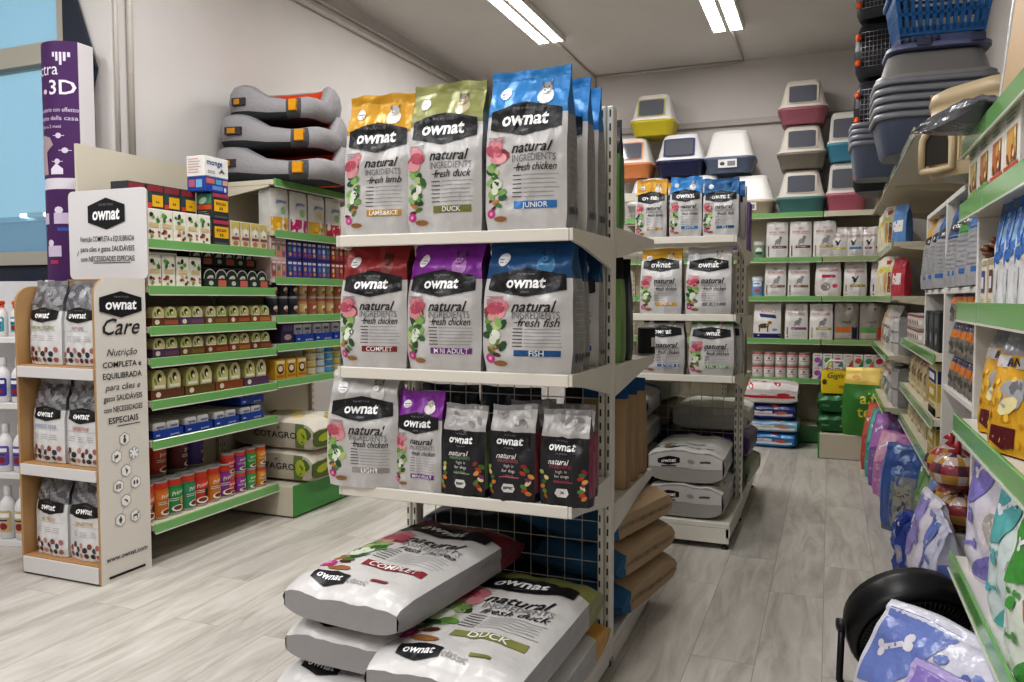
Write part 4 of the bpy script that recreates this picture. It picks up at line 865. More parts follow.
# --- big sacks of vegetable feed on the green plinth
def cota(P, mb, q):
    D = P.front(mb, .06); D.ell(-.25, q*.3, .14, .08, 'd9c06a', 10, .3, 1); D.ell(.2, q*.55, .2, .1, 'd8b84a', 10, .5, 1); D.ell(.3, q*.2, .12, .08, '8fa84a', 9, 0, 1); D.ell(.1, q*.12, .12, .07, 'c9a83a', 9, .4, 1); D.rect(-.1, .2, q*.72, q*.76, '4a4a44', 1)
    for sg in (1, -1):
        S = P.side(mb, sg, .05); h = P.h/P.d; rt = PI/2 if sg < 0 else -PI/2
        S.text('COTAGRO', .0, h*.44, .36, '3c3a34', .012, 0, 2, 99, PI/2 if sg > 0 else -PI/2); S.text('el', (-.3 if sg > 0 else .3), h*.4, .16, '3c3a34', .01, 0, 2, 99, PI/2 if sg > 0 else -PI/2)
        S.rect(-.5, .5, h*.1, h*.2, '6a7a4a', 1); S.ell(0, h*.12, .35, h*.06, 'a8b23a', 10, 0, 2); S.ell(.15, h*.07, .25, h*.05, '4f6a34', 10, 0, 2)
    E = P.end(mb, .05); E.rect(-.5, .5, -.2, .2, '5a6a34', 1); E.ell(-.25, .02, .16, .1, 'a8b23a', 9, .3, 2); E.ell(-.05, -.04, .12, .1, '3c5428', 9, 0, 2); E.rect(.1, .42, -.12, .1, 'd8d2c0', 2); E.text('COTAGRO', .26, -.01, .07, '3c3a34', .01, 0, 3, .28)
cs = plain_sack('d3cdbf', .46, .68, .2, 91, None, cota, m='paper', side='b4ad9e', edge=.2, pw=9)
for i in range(2): place('cota', cs, 'cream feed sack with vegetable picture, %s of two on the green plinth' % ['lower','upper'][i], 'feed sack', (-3.06 + .02*i, 4.4, .309 + .205*i), Q - .03*i, rx=lie)
place('cota2', plain_sack('cfcac2', .44, .64, .18, 92, '5a4a60', lambda P, mb, q: blobs(P.front(mb, .06), 8, -.3, .3, q*.2, q*.7, .1, ['b0606a','7a9a5a','d8c8a8','5a6a4a'], 4), m='paper', side='aaa59c'), 'pale feed sack with flower print lying at the back on the plinth', 'feed sack', (-3.1, 4.86, .3), Q, rx=lie)
# --- pet beds stacked on the top shelf
def pet_bed(seed, inner, L=.95, Wd=.62):
    """bolster bed: tall back dropping to a low entrance; the ring swells again at the front"""
    def mk():
        o = thing('pet_bed', None, None); mb = MB(); N = 48; nr = 12; rows = []
        for i in range(N):
            a = 2*PI*i/N; ca, sa = math.cos(a), math.sin(a)
            ex = .42; x = L/2*math.copysign(abs(ca)**ex, ca); y = Wd/2*math.copysign(abs(sa)**ex, sa); u = x/(L/2)
            hh = (.12 + .01*(y > Wd*.2)) + .12*(1/(1 + math.exp((u + .2 - (1.5 if y > Wd*.2 else 0))*7))) + .015*math.exp(-((u - .95)/.25)**2)
            rows.append((x, y, hh, u))
        vs = []; cl = []; F = []
        for (x, y, hh, u) in rows:
            for k in range(nr):
                b = 2*PI*k/nr; s_ = .055 + .02*(hh - .1); ox = 1 - (s_*(1 - math.cos(b)))/ (L/2); oy = 1 - (s_*(1 - math.cos(b)))/(Wd/2)
                z = hh/2 + hh/2*math.sin(b)*(1 if abs(math.sin(b)) < .95 else 1); n = noise.noise(Vector((x*6, y*6, seed + z*5)))*.006
                vs.append((x*ox + n, y*oy + n, max(0, z)))
        for i in range(N):
            for k in range(nr):
                F.append((i*nr + k, ((i+1) % N)*nr + k, ((i+1) % N)*nr + (k+1) % nr, i*nr + (k+1) % nr))
                b = 2*PI*(k + .5)/nr; u = rows[i][3]; outw = math.cos(b) > -.2
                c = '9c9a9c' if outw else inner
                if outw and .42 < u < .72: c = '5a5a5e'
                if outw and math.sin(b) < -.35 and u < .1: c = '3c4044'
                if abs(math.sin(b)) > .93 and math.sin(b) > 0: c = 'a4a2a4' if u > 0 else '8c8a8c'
                cl.append(c)
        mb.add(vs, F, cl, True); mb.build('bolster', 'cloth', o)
        cu = MB(); cu.grid(lambda u, v: ((L/2 - .1)*u, (Wd/2 - .1)*v, .075 + .02*(1-u**4)*(1-v**4)), [-1 + i/5 for i in range(11)], [-1 + i/4 for i in range(9)], inner); cu.box(-L/2 + .08, L/2 - .08, -Wd/2 + .08, Wd/2 - .08, .004, .07, '3c4044', .02); cu.build('cushion', 'cloth', o)
        for nm, u0, u1, z0, z1, c in (('logo_patch', .5, .66, .035, .105, 'd89a28'), ('side_patch', -.75, -.45, .09, .14, '4a4448')):
            pb_ = MB(); x0, x1 = u0*L/2, u1*L/2; pb_.box(x0, x1, -Wd/2 - .008, -Wd/2 + .03, z0, z1, c, .003)
            if nm == 'side_patch': pb_.box(x0 + .02, x1 - .04, -Wd/2 - .011, -Wd/2 - .007, z0 + .008, z1 - .008, 'c08a30', .001)
            pb_.build(nm, 'cloth', o)
        return o
    return mk
ORG, ORY = 'd8502a', 'd8922a'
# the beds lie with their long side towards the camera side of the shelf
place('bed1', pet_bed(1, ORG, .86, .5), 'grey and orange pet bed at the bottom of the stack on the left shelving', 'pet bed', (-3.37, 4.34, 2.148), .1)
place('bed2', pet_bed(2, ORG, .78, .48), 'grey and orange pet bed in the middle of the stack on the left shelving', 'pet bed', (-3.375, 4.36, 2.355), .16)
place('bed3', pet_bed(3, ORG, .67, .46), 'grey and orange pet bed on top of the stack, left shelving', 'pet bed', (-3.37, 4.37, 2.545), .08)
place('bed4', pet_bed(4, ORY, .7, .46), 'grey and dark pet bed behind the stack, half hidden by the yellow bag', 'pet bed', (-3.3, 4.87, 2.148), .1)
place('bed5', pet_bed(5, ORY, .68, .44), 'grey pet bed with yellow-orange lining behind the tall stack', 'pet bed', (-3.28, 4.87, 2.36), -.1)

# ================================================================== CARDBOARD DISPLAY WITH FOOD BAGS
KR = 'b08d63'
DX0, DX1, DY0, DY1 = -3.80, -3.25, 2.75, 3.055
o = thing('cardboard_display', 'cardboard floor display with printed side panel and header, left of the tins', 'display stand', (DX0, DY0, 0))
W_ = DX1 - DX0; Dp = DY1 - DY0
def prof(h, r):
    return [(0, 0), (Dp, 0), (Dp, h)] + [(r - r*math.sin(a), h - r + r*math.cos(a)) for a in [PI/2*i/8 for i in range(9)]]
mb = MB(); mb.prism(prof(1.5, .09), W_ - .014, W_, 'd9d4cc', 'x', col2=KR)
D = Deco(mb, lambda x, z, o_: (W_ + o_, x, z), 1, .3)
D.text('www.ownat.com', Dp*.5, .12, .036, '2a2a2e', .01, 0, 2); D.rect(Dp*.14, Dp*.86, .022, .034, '1c1c20', 1)
Lx = Dp*.5
for t_, z, s_, b_, sh in (('Care', 1.26, .115, .008, .35), ('Nutrição', 1.135, .05, 0, .3), ('COMPLETA e', 1.075, .04, .012, 0), ('EQUILIBRADA', 1.02, .04, .012, 0), ('para cães e', .965, .046, 0, .3), ('gatos SAUDÁVEIS', .91, .04, .008, 0), ('com NECESSIDADES', .855, .038, .008, 0), ('ESPECIAIS', .80, .042, .012, 0)):
    D.text(t_, Lx, z, s_, '2e2e32', b_, sh, 2, .23)
D.rect(Lx - .04, Lx + .1, .768, .772, '2e2e32', 1)
pts = [(.5,.70),(.34,.62),(.68,.62),(.52,.54),(.36,.47),(.7,.47),(.5,.39),(.38,.3),(.68,.3)]
for i in range(8): (a, b), (c, d_) = pts[i], pts[i+1]; D.poly([(a*Dp - .002, b), (a*Dp + .002, b), (c*Dp + .002, d_), (c*Dp - .002, d_)], 'b8b4ae', 0)
for i, (a, b) in enumerate(pts):
    a *= Dp; D.poly([(a + .034*math.sin(PI*k/3), b + .034*math.cos(PI*k/3)) for k in range(6)], '9c9a98', 1); D.poly([(a + .03*math.sin(PI*k/3), b + .03*math.cos(PI*k/3)) for k in range(6)], 'efece8', 2)
    c = '2f7f92' if i == 2 else '55555a'
    [lambda: (D.ell(a, b - .006, .009, .015, c, 9, 0, 3), D.ell(a, b + .014, .007, .007, c, 8, 0, 3)), lambda: (D.ell(a, b, .012, .008, c, 8, .6, 3), D.rect(a - .014, a - .01, b - .018, b + .012, c, 3)), lambda: [D.ell(a + .02*math.cos(k), b + .02*math.sin(k), .006, .004, c, 6, k, 3) for k in range(6)],
     lambda: D.poly([(a - .008, b + .018), (a + .01, b), (a, b - .02), (a - .004, b)], c, 3), lambda: [D.rect(a - .016 + .008*k, a - .011 + .008*k, b - .012, b + .012, c, 3) for k in range(4)], lambda: (D.ell(a - .009, b, .006, .012, c, 8, 0, 3), D.ell(a + .009, b, .006, .012, c, 8, 0, 3)),
     lambda: D.poly([(a - .016, b + .012), (a + .006, b + .004), (a + .014, b - .016), (a, b - .004)], c, 3), lambda: (D.ell(a, b, .01, .014, c, 8, 0, 3), D.rect(a - .002, a + .002, b - .02, b + .02, c, 4)), lambda: (D.ell(a, b + .003, .016, .006, c, 8, 0, 3), D.rect(a - .014, a - .01, b - .018, b, c, 3), D.rect(a + .009, a + .013, b - .018, b, c, 3), D.ell(a + .016, b + .012, .006, .005, c, 7, 0, 3))][i]()
mb.build('side_panel', 'card', o)['label'] = 'white printed side panel with rounded top corner'
badge_mesh(o, lambda x, z, o_: (W_ + o_, x, z), 1, Dp*.5, 1.37, .25, .13, '', 'THE PET FOOD', .3, f='card')
MB().prism(prof(1.46, .09), 0, .014, KR, 'x').build('side_panel', 'card', o)
MB().box(.015, W_ - .015, Dp - .012, Dp, 0, 1.5, mul(KR, .85)).build('back_panel', 'card', o)
for z, nm in ((1.055, 'a'), (.56, 'b'), (.085, 'c')):
    s = MB(); s.box(.015, W_ - .015, .004, Dp - .013, z, z + .012, 'b98f60', .002).build('shelf', 'card', o)
    f = MB(); f.box(.012, W_ - .016, -.006, .003, z - (.05 if z > .2 else .075), z + .006, 'd8d6d6', .002); f.build('shelf_front', 'card', o)
hd = MB(); hx0, hx1 = .02, W_ + .02
hd.prism(rrect(hx0, hx1, 1.5, 1.965, .03), Dp + .002, Dp + .012, 'dddbdc', col2='b8b0a4'); D = Deco(hd, lambda x, z, o_: (x, Dp + .002 - o_, z), 1, .3); hc = (hx0 + hx1)/2
for k, (t_, b_) in enumerate((('Nutrição COMPLETA e EQUILIBRADA', .004), ('para cães e gatos SAUDÁVEIS', .004), ('com NECESSIDADES ESPECIAIS', .006))): D.text(t_, hc + .0, 1.71 - .052*k, .04, '2e2e32', b_, .1, 2, .38)
D.rect(hc - .1, hc + .16, 1.583, 1.587, '2e2e32', 1); D.poly([(hc - .22, 1.62), (hc - .2, 1.66), (hc - .21, 1.63)], '2e2e32', 1)
hd.build('header_board', 'card', o)
badge_mesh(o, lambda x, z, o_: (x, Dp + .002 - o_, z), 1, hc - .0, 1.84, .26, .165, '', 'THE PET FOOD', .3, f='card')
for lev, z in enumerate((1.0695, .5745, .0995)):
    for k in range(2):
        ac, wd, nm = [('9aa86a','HYPOALLERGENIC','olive print'), ('b08a8a','RENAL','rose print'), ('8aa0c0','WEIGHT CARE','blue print'), ('c06a6a','DIGESTIVE','red print'), ('c8a87a','MOBILITY','tan print'), ('c8a06a','SENSITIVE','amber print')][lev*2 + k]
        place('care%d%d' % (lev, k), care_bag(ac, wd, .25, .415, .14, 100 + lev*2 + k), 'white and grey care food bag with %s, %s on the %s display shelf' % (nm, ['left','right'][k], ['top','middle','bottom'][lev]), 'pet food bag', (DX0 + .155 + .245*k, DY0 + .1, z), -.08 + .05*k)
# ---------------- purple column display
o = thing('totem_display', 'tall purple cardboard column display with white side in front of the window', 'display stand', (-3.99, 3.2, 0)); mb = MB()
pw_, nn = .28, 14
def col(u, z, o_=0): return (u*pw_/2, -.07*(1 - u*u) - o_, z)
mb.grid(lambda u, z: col(u, z), [-1 + 2*i/nn for i in range(nn + 1)], [0, 1.28, 2.0, 2.06, 2.8], lambda u, z: 'dcd6e0' if 2.0 < z < 2.06 else '4c245e')
D = Deco(mb, lambda x, z, o_: col(max(-1, min(1, x/(pw_/2))), z, o_), 1, .03)
D.text('vectra', -.05, 2.65, .095, 'e4dcea', .004, 0, 2, .22); D.text('3D', .07, 2.55, .11, 'ece6f0', .014, 0, 2)
for k in range(5): D.rect(.03 + .018*k, .042 + .018*k, 2.67 + abs(k - 2)*.022, 2.74, 'e4dcea', 1)
D.ell(-.03, 2.53, .018, .014, 'd8cce0', 8, 0, 1); D.rect(-.09, -.08, 2.52, 2.56, 'd8cce0', 1)
for k, t_ in enumerate(('antiparassitario con effetto', 'repellente della casa', 'fino a 2 mesi')): D.text(t_, 0, 2.43 - .045*k, .034 if k < 2 else .026, 'd8cce0', .003, 0, 2, .28)
D.poly([(-.13,2.08),(-.02,2.08),(-.03,2.2),(.02,2.24),(.0,2.28),(-.07,2.3),(-.1,2.24)], 'b09aa0', 1)
for x, z in ((.05,2.29),(.08,2.21),(.04,2.15)): D.ell(x, z, .016, .016, 'd8cce0', 8, 0, 1); D.rect(x - .03, x + .03, z - .002, z + .002, 'd8cce0', 2)
D.poly([(.0,2.08),(.07,2.08),(.07,2.11),(.035,2.14),(.0,2.11)], 'e4dcea', 1)
for x, z in ((-.08,1.84),(.06,1.84),(.0,1.66)): D.rect(x - .05, x + .05, z - .03, z + .03, 'cfc2d8', 1); D.ell(x - .02, z + .045, .025, .02, 'e0d8e6', 8, 0, 1); D.rect(x - .03, x + .03, z - .07, z - .05, '3f5aa8' if z > 1.7 else 'b03a5a', 1)
mb.build('printed_front', 'card', o); MB().box(-pw_/2, pw_/2, .001, .1, 0, 2.8, 'd8d4d6', .003).build('back_box', 'card', o)
# ---------------- white shelf of cleaning bottles at the far left
o = thing('cleaner_shelving', 'white shelving of cleaning bottles at the far left, under the window', 'shelving', (-4.62, 3.0, 0), .22)
for z in (1.15, .78, .385, .0): MB().box(0, .62, -.06, .2, z + .0, z + .035, 'e2e2e2', .003).build('shelf', 'metal', o)
MB().box(0, .62, .2, .215, 0, 1.5, 'd4d4d6').build('back_panel', 'metal', o); MB().box(.621, .64, -.06, .215, 0, 1.5, 'e2e2e2', .002).build('side_panel', 'metal', o)
mats_ = [('orange-capped spray bottle', bottle(.032, .2, 'e4e2de', 'e0552a', '3a9aa8', 'spray'), .2), ('white bottle with blue and red label', bottle(.04, .25, 'e6e6e8', 'd8d8dc', '3a3a9a'), .25), ('white bottle with violet label', bottle(.042, .27, 'e6e6e8', 'd0d0d4', '6a5ab0'), .27), ('plain white bottle with beige label', bottle(.045, .3, 'e4e4e4', 'd8d8d8', 'c8b48a'), .3)]
for lev, z in enumerate((1.185, .815, .42, .035)):
    for k in range(3):
        x = .3 + .1*k; p = Matrix.Rotation(.22, 3, 'Z') @ Vector((x, -.01, 0))
        place('btl%d' % lev, mats_[lev][1], '%s on the far-left white shelving, %s from left' % (mats_[lev][0], ORD[k]), 'bottle', (-4.62 + p.x, 3.0 + p.y, z + .001), .3, 'far-left bottles')
# ================================================================== BACK WALL SHELVING
BYW = YB - .03
BS = [(2.22, .5), (1.79, .5), (1.415, .5), (1.0, .5), (.62, .5)]
for x0, x1, nm in ((-2.02, -1.02, 'left'), (-1.02, -.07, 'middle')):
    wall_unit('cream back wall shelving with green rails and litter boxes on top, %s bay' % nm, (x0, BYW, 0), 0, x1 - x0 - .004, BS, 2.25, base=(.16, .5, 0, 1), basecol='2f7a38')
wall_unit('cream corner bay of the back wall shelving with part-green rails', (-.07, BYW, 0), 0, .66, [(2.22, .5, 'cfc8b4'), (1.79, .5, '9aa77c'), (1.415, .5, '86ab72'), (1.0, .5, '8cab70'), (.62, .5, 'd0bf98')], 2.25)
BF = 8.145
def loft(mb, levels, r=.25, col='ffffff', seg=5, cap0=True, cap1=True, yoff=None):
    """rounded-rectangle sections (w, d, z[, y shift])"""
    n = 4*(seg + 1); vs = []; F = []; cl = []
    for L in levels:
        w, d, z = L[:3]; dy = L[3] if len(L) > 3 else 0; q = min(w, d)*r
        for p in rrect(-w/2, w/2, -d/2, d/2, q, seg): vs.append((p[0], p[1] + dy, z))
    cols = col if isinstance(col, list) else [col]*(len(levels) - 1)
    for i in range(len(levels) - 1):
        for k in range(n): F.append((i*n + k, i*n + (k+1) % n, (i+1)*n + (k+1) % n, (i+1)*n + k)); cl.append(cols[i])
    mb.add(vs, F, cl, True)
    if cap0: mb.add(vs[:n], [tuple(range(n))[::-1]], cols[0])
    if cap1: mb.add(vs[-n:], [tuple(range(n))], cols[-1])
    return mb
M['smoke'] = mat('smoked_plastic_painted_sheen', .08, 0, .7, color='63666f')  # grey lightened so the base colour carries the reflection on the doors
def litter_box(base, hood, w, d, h, door=True, sticker=False, sash=None, tp=.72):
    """hooded litter tray: tapered tub with a rim, tapered hood, tinted swing door on the sloping front"""
    def mk():
        o = thing('litter_box', None, None); hb = h*.36
        b = loft(MB(), [(w*.8, d*.8, 0), (w*.84, d*.84, .012), (w*.96, d*.96, hb - .03), (w, d, hb - .025), (w, d, hb), (w*.95, d*.95, hb)], .22, base); b.build('tub', 'plastic', o)
        hd = loft(MB(), [(w*.985, d*.985, hb + .0015), (w*.985, d*.985, hb + .014), (w*.9, d*.94, hb + .03), (w*tp, d*.8, h*.88, d*.045), (w*(tp - .04), d*.7, h*.97, d*.06), (w*(tp - .1), d*.6, h, d*.06)], .2, hood)
        if sticker is False or not door: pass
        hood_o = hd.build('hood', 'plastic', o)
        y0, z0 = -d*.472, hb + .03; y1, z1 = -d*.352, h*.88
        def f(x, t, off): return (x, y0 + (y1 - y0)*t - off, z0 + (z1 - z0)*t)
        if door:
            fr = MB(); ww = w*(tp*.5 - .045)
            D = Deco(fr, lambda x, z, o_: f(x, z, o_ + .008), 1, 9); D.poly(rrect(-ww, ww, .02, 1, .06), sash or mul(hood, .93), 0); fo = fr.build('door_frame', 'plastic', o)
            dm = MB(); D = Deco(dm, lambda x, z, o_: f(x, z, o_ + .012), 1, 9); D.poly(rrect(-ww*.88, ww*.88, .07, .93, .05), '44444c', 0); dm.build('door', 'smoke', fo)
        else:
            rb = MB()
            for k in range(5): rb.box(-w*.3 + k*w*.15 - .004, -w*.3 + k*w*.15 + .004, -d*.475, -d*.3, hb + .03, hb + .034, hood)
        if sticker:
            s = MB(); D = Deco(s, lambda x, z, o_: (x, -d*.452 - .012 - (z - hb*.3)*.14 - o_, z), 1, 9); D.rect(-w*.2, w*.16, hb*.3, hb*.82, 'ecebe8', 0); D.ell(-w*.12, hb*.55, w*.05, hb*.12, '55555c', 8, 0, 1); D.rect(-.01, w*.13, hb*.4, hb*.7, '8a8a94', 1); s.build('sticker', 'card', o)
        return o
    return mk
ZT = 2.2215
def LB(key, mk, lab, x, z, y=8.36, rz=0): place(key, mk, lab, 'litter box', (x, y, z), rz)
h1 = .425
LB('lbg', litter_box('a8a8a8', 'e2e0de', .5, .4, h1), 'grey and white litter box at the bottom left behind the small bags', -1.75, ZT, 8.34)
LB('lbw', litter_box('d8d4cf', 'eae8e6', .46, .4, h1, False), 'plain white litter box in the bottom row, middle of the left group', -1.24, ZT, 8.34)
LB('lbb', litter_box('b5a894', 'eceae8', .5, .4, h1 - .03, False, True), 'white litter box with beige tub and sticker beside the tall stack', -.77, ZT, 8.34)
LB('lbo', litter_box('d98a58', 'e6e2de', .44, .4, h1, sash='d8926a'), 'orange and white litter box half hidden behind the post', -1.96, ZT + h1 + .002, 8.34)
LB('lbn', litter_box('23284f', 'e4e4e6', .5, .42, h1, sash='33386a'), 'navy and white litter box in the second layer', -1.45, ZT + h1 + .002, 8.34)
LB('lbs', litter_box('5d6980', 'dcdad8', .5, .42, h1, False, True), 'slate blue litter box with pale hood and sticker, second layer', -.96, ZT + h1 + .002, 8.34)
LB('lby', litter_box('c3b32c', 'e4e2e0', .46, .4, h1, sash='b8b070'), 'yellow and white litter box on the very top of the left group', -1.74, ZT + 2*h1 + .004, 8.34)
HB = 'd9d2c8'
for k, (c, nm) in enumerate((('4f7f80','teal'), ('7a746a','taupe'), ('9a5f6c','rose'))):
    LB('lbt%d' % k, litter_box(c, HB, .46, .42, .425, tp=.7), 'beige-hooded litter box with %s tub, %s of the tall stack of three' % (nm, ['bottom','middle','top'][k]), -.28, ZT + k*.427, 8.34)
for k, (c, nm) in enumerate((('b8697c','pink'), ('4a8aa4','turquoise'))):
    LB('lbu%d' % k, litter_box(c, 'd8d4cc', .36, .42, .47, sash='c8c6c2', tp=.84), 'tall narrow litter box with %s tub, %s of the pair in the corner' % (nm, ['lower','upper'][k]), .13, ZT + k*.472, 8.33, -.08)
# ---- bags on the back wall shelves
def vet(bandc, seed, cat=False, pic='8a8a8e'):
    def a(D, q, P, mb):
        D.text('VET', 0, q*.82, .12, 'b03a40', 0, 0, 2); D.text('ROYAL CANIN', 0, q*.72, .13, 'b8323a', .004, 0, 2, .74); D.rect(-.38, .4, q*.665, q*.672, 'b0606a', 1)
        if cat: D.ell(-.02, q*.47, .08, q*.07, '3c3c40', 8, .3, 1); D.ell(-.1, q*.54, .06, q*.035, '3c3c40', 8, 0, 2); D.poly([(.02,q*.5),(.12,q*.6),(.16,q*.58),(.06,q*.46)], '3c3c40', 1); D.rect(-.06, -.03, q*.37, q*.44, '3c3c40', 1)
        else: D.ell(.05, q*.47, .16, q*.07, pic, 8, .5, 1); D.ell(.16, q*.56, .08, q*.05, pic, 8, 0, 2); D.rect(-.08, -.04, q*.37, q*.45, pic, 1); D.rect(.1, .14, q*.37, q*.46, pic, 1); D.rect(-.12, -.08, q*.37, q*.4, mul(pic, 1.2), 2)
        D.rect(-.22, .44, q*.27, q*.34, bandc, 1); D.rect(-.15, .3, q*.295, q*.312, 'e4dcdc', 2); D.rect(-.42, -.37, q*.04, q*.34, mul(bandc, .8), 1); D.lines(-.2, .35, q*.2, 3, q*.05, 'b4b2b4', q*.012)
    return a
VW = 'd6d4d2'
def BB(key, mk, lab, x, z, rz=0, y=None, cat='pet food bag', rx=0): place(key, mk, lab, cat, (x, (y or BF) + .06, z), rz, None, rx)
z1, z2, z3, z4 = 1.7915, 1.4165, 1.0015, .6215
BB('vcan', can(.055, .17, '7f9a84', 'c8c8c0', lambda D, r, h: (D.ell(0, h*.45, r*.6, h*.18, 'e0e0d8', 9, 0, 0), D.ell(0, h*.3, r*.7, h*.1, '2f5a44', 9, 0, 1)), name='milk_tin'), 'pale green tin at the left end of the upper back wall shelf', -.66, z1, cat='food tin')
for i, (c, nm) in enumerate((('6a4048','maroon band, leftmost'), ('6a4048','maroon band, second'), ('b89a4a','gold band, third'))): BB('va%d' % (i == 2), pack(VW, .2, .345, .12, 110 + i, vet(c, i), 'brick'), 'white dog food bag with %s on the upper back wall shelf' % nm, -.49 + .215*i, z1)
for i, (c, nm) in enumerate((('c8c25a','lime'), ('3f78b8','blue'), ('8a4a40','brown'))): BB('vc%d' % i, pack(VW, .16, .28, .1, 115 + i, vet(c, i, True)), 'white cat food bag with %s band, tilted, on the upper back wall shelf' % nm, .065 + .135*i, z1, -.1, rx=.08)
vb = lambda c: carton(.095, .1, .14, 'e0dcd8', lambda D, w, h: (D.rect(-w*.3, w*.3, h*.82, h*.9, 'b8323a', 0), D.ell(0, h*.5, w*.14, h*.16, '3c3c40', 8, .3, 0), D.rect(-w*.2, w*.45, h*.16, h*.28, c, 0)), name='food_carton')
BB('vx', vb('b04a8a'), 'small white food carton with pink band, bottom one in the corner', .47, z1, cat='food carton'); BB('vx', None, 'small white food carton stacked on top in the corner', .475, z1 + .142, -.05, cat='food carton')
BB('vcn', can(.05, .14, 'e2dcd8', 'c86a6a', None), 'white tin with reddish band beside the small cartons', .56, z1, y=8.1, cat='food tin') if False else None
BB('vblu', can(.055, .2, '6a9fc8', 'd8e0e8', lambda D, r, h: (D.rect(-r*.8, r*.8, h*.5, h*.75, 'e8e8ec', 0), D.ell(0, h*.3, r*.6, h*.1, 'c05a6a', 9, 0, 0), D.rect(-r*.6, r*.4, h*.6, h*.66, '2f6aa8', 1)), name='milk_tin'), 'light blue milk tin at the left end of the second back wall shelf', -.67, z2, cat='food tin')
for i in range(2): BB('vd', pack(VW, .2, .33, .12, 120, vet('7a5a48', 1), 'stand'), 'glossy white dog food bag with brown band, %s of two, second back shelf' % ['left','right'][i], -.5 + .215*i, z2)
BB('ve', pack('d8d4d2', .23, .335, .13, 121, lambda D, q, P, mb: (D.text('ROYAL CANIN', .02, q*.74, .13, 'b8323a', .004, 0, 2, .74), D.poly([(a, b + q*.58) for a, b in rrect(-.25, .28, -.06, .06, .05)], 'b82a50', 1), D.ell(-.1, q*.27, .18, q*.12, '8a8480', 9, 0, 1), D.ell(-.1, q*.36, .1, q*.06, 'a8a29c', 8, 0, 2), D.ell(.26, q*.3, .1, q*.06, 'c83a5a', 9, 0, 1)), 'squat', side='b8a060'), 'white food bag with red oval and grey puppy on the second back shelf', -.02, z2)
BB('vf', pack(VW, .2, .33, .13, 122, vet('a8923a', 1, True)), 'white cat food bag with olive-gold band on the second back shelf', .22, z2, -.05); BB('vg', pack(VW, .24, .33, .14, 123, vet('a83a86', 1, True)), 'wide white cat food bag with magenta band near the corner', .475, z2, -.1)
BB('vdog', pack('dedcda', .26, .345, .13, 124, lambda D, q, P, mb: (D.rect(-.5, .5, .03, q*.15, '22306c', 1), D.text('ADVANCE', .05, q*.78, .12, 'c83a40', .006, .2, 2, .6), D.poly([(-.3,q*.72),(.3,q*.68),(.34,q*.58),(-.25,q*.62)], '22306c', 1), D.ell(-.12, q*.37, .2, q*.07, '5a4634', 9, .1, 1), D.ell(.1, q*.46, .08, q*.05, '9a7448', 8, 0, 2), D.rect(-.3, -.25, q*.2, q*.36, '7a5a3c', 1), D.rect(0, .05, q*.2, q*.36, '7a5a3c', 1), D.ell(.28, q*.26, .1, q*.04, '7a98c0', 8, 0, 1))), 'white food bag with standing dog and navy foot, third back shelf', -.57, z3)
for i, (c, nm) in enumerate((('84507a','purple'), ('b8a45a','gold'))): BB('vh%d' % i, pack('dcdad8', .21, .345, .12, 126 + i, vet(c, i), 'stand'), 'crinkled white dog food bag with %s band on the third back shelf' % nm, -.3 + .225*i, z3, .02)
for i, (c, nm, c2) in enumerate((('c86a28','orange','2a2c48'), ('5f9a5a','green','c84a30'), ('c8a030','yellow','d8d8d0'))):
    BB('vi%d' % i, pack('8f8880', .21, .35, .13, 130 + i, lambda D, q, P, mb, c=c, c2=c2: (D.ell(.12, q*.85, .06, q*.025, '3a3836', 8, 0, 1), D.text('natural', 0, q*.5, .14, '3a3634', 0, .2, 2, .6), D.rect(-.45, .2, q*.22, q*.36, c, 1), D.rect(.25, .45, q*.05, q*.36, c2, 1), D.rect(-.45, .2, q*.05, q*.2, 'b0a89c', 1)), 'brick', side='6a645e'), 'taupe food bag with %s panel on the third back shelf' % nm, .15 + .22*i, z3, -.03)
for k in range(2):
    for i in range(5): BB('wt', can(.052, .125, 'd8d6d2', 'b86a6a', lambda D, r, h: (D.rect(-r*.7, r*.7, h*.66, h*.72, 'c8808a', 0), D.ell(0, h*.5, r*.25, h*.1, '7a7a80', 7, 0, 0), D.rect(-r*.6, r*.6, h*.28, h*.34, 'b08a8a', 0)), 14), 'white food tin, %s from left in the %s row under the bags, back wall' % (ORD[i], ['lower','upper'][k]), -.655 + .108*i, z4 + .1262*k, y=8.13, cat='food tin')
    for i in range(8):
        c, c2 = [('a85aa0','6a6ab8'),('5fa84a','e0e060'),('c83a70','3a9a90'),('d8d0c8','c85a3a'),('c85a3c','3a8a60'),('3a9a70','d87a4a'),('c83a40','e4e0dc'),('d84a3a','2f8a70')][i]
        if k == 1 and i > 6: pass
        BB('pt%d' % i, carton(.085, .09, .122, 'ddd8d4', lambda D, w, h, c=c, c2=c2: (D.rect(-w*.48, w*.48, h*.78, h*.97, 'e4e0e0', 0), D.rect(-w*.3, w*.3, h*.84, h*.9, 'c03a40', 1), D.ell(0, h*.5, w*.36, h*.22, c, 9, .4, 0), D.poly([(w*.0,0.004),(w*.48,0.004),(w*.48,h*.6)], c2, 1)), name='food_carton'), 'bright printed food carton, %s from left, %s row under the bags at the back' % (ORD[i], ['lower','upper'][k]), -.1 + .09*i, z4 + .1238*k, y=8.12, cat='food carton')
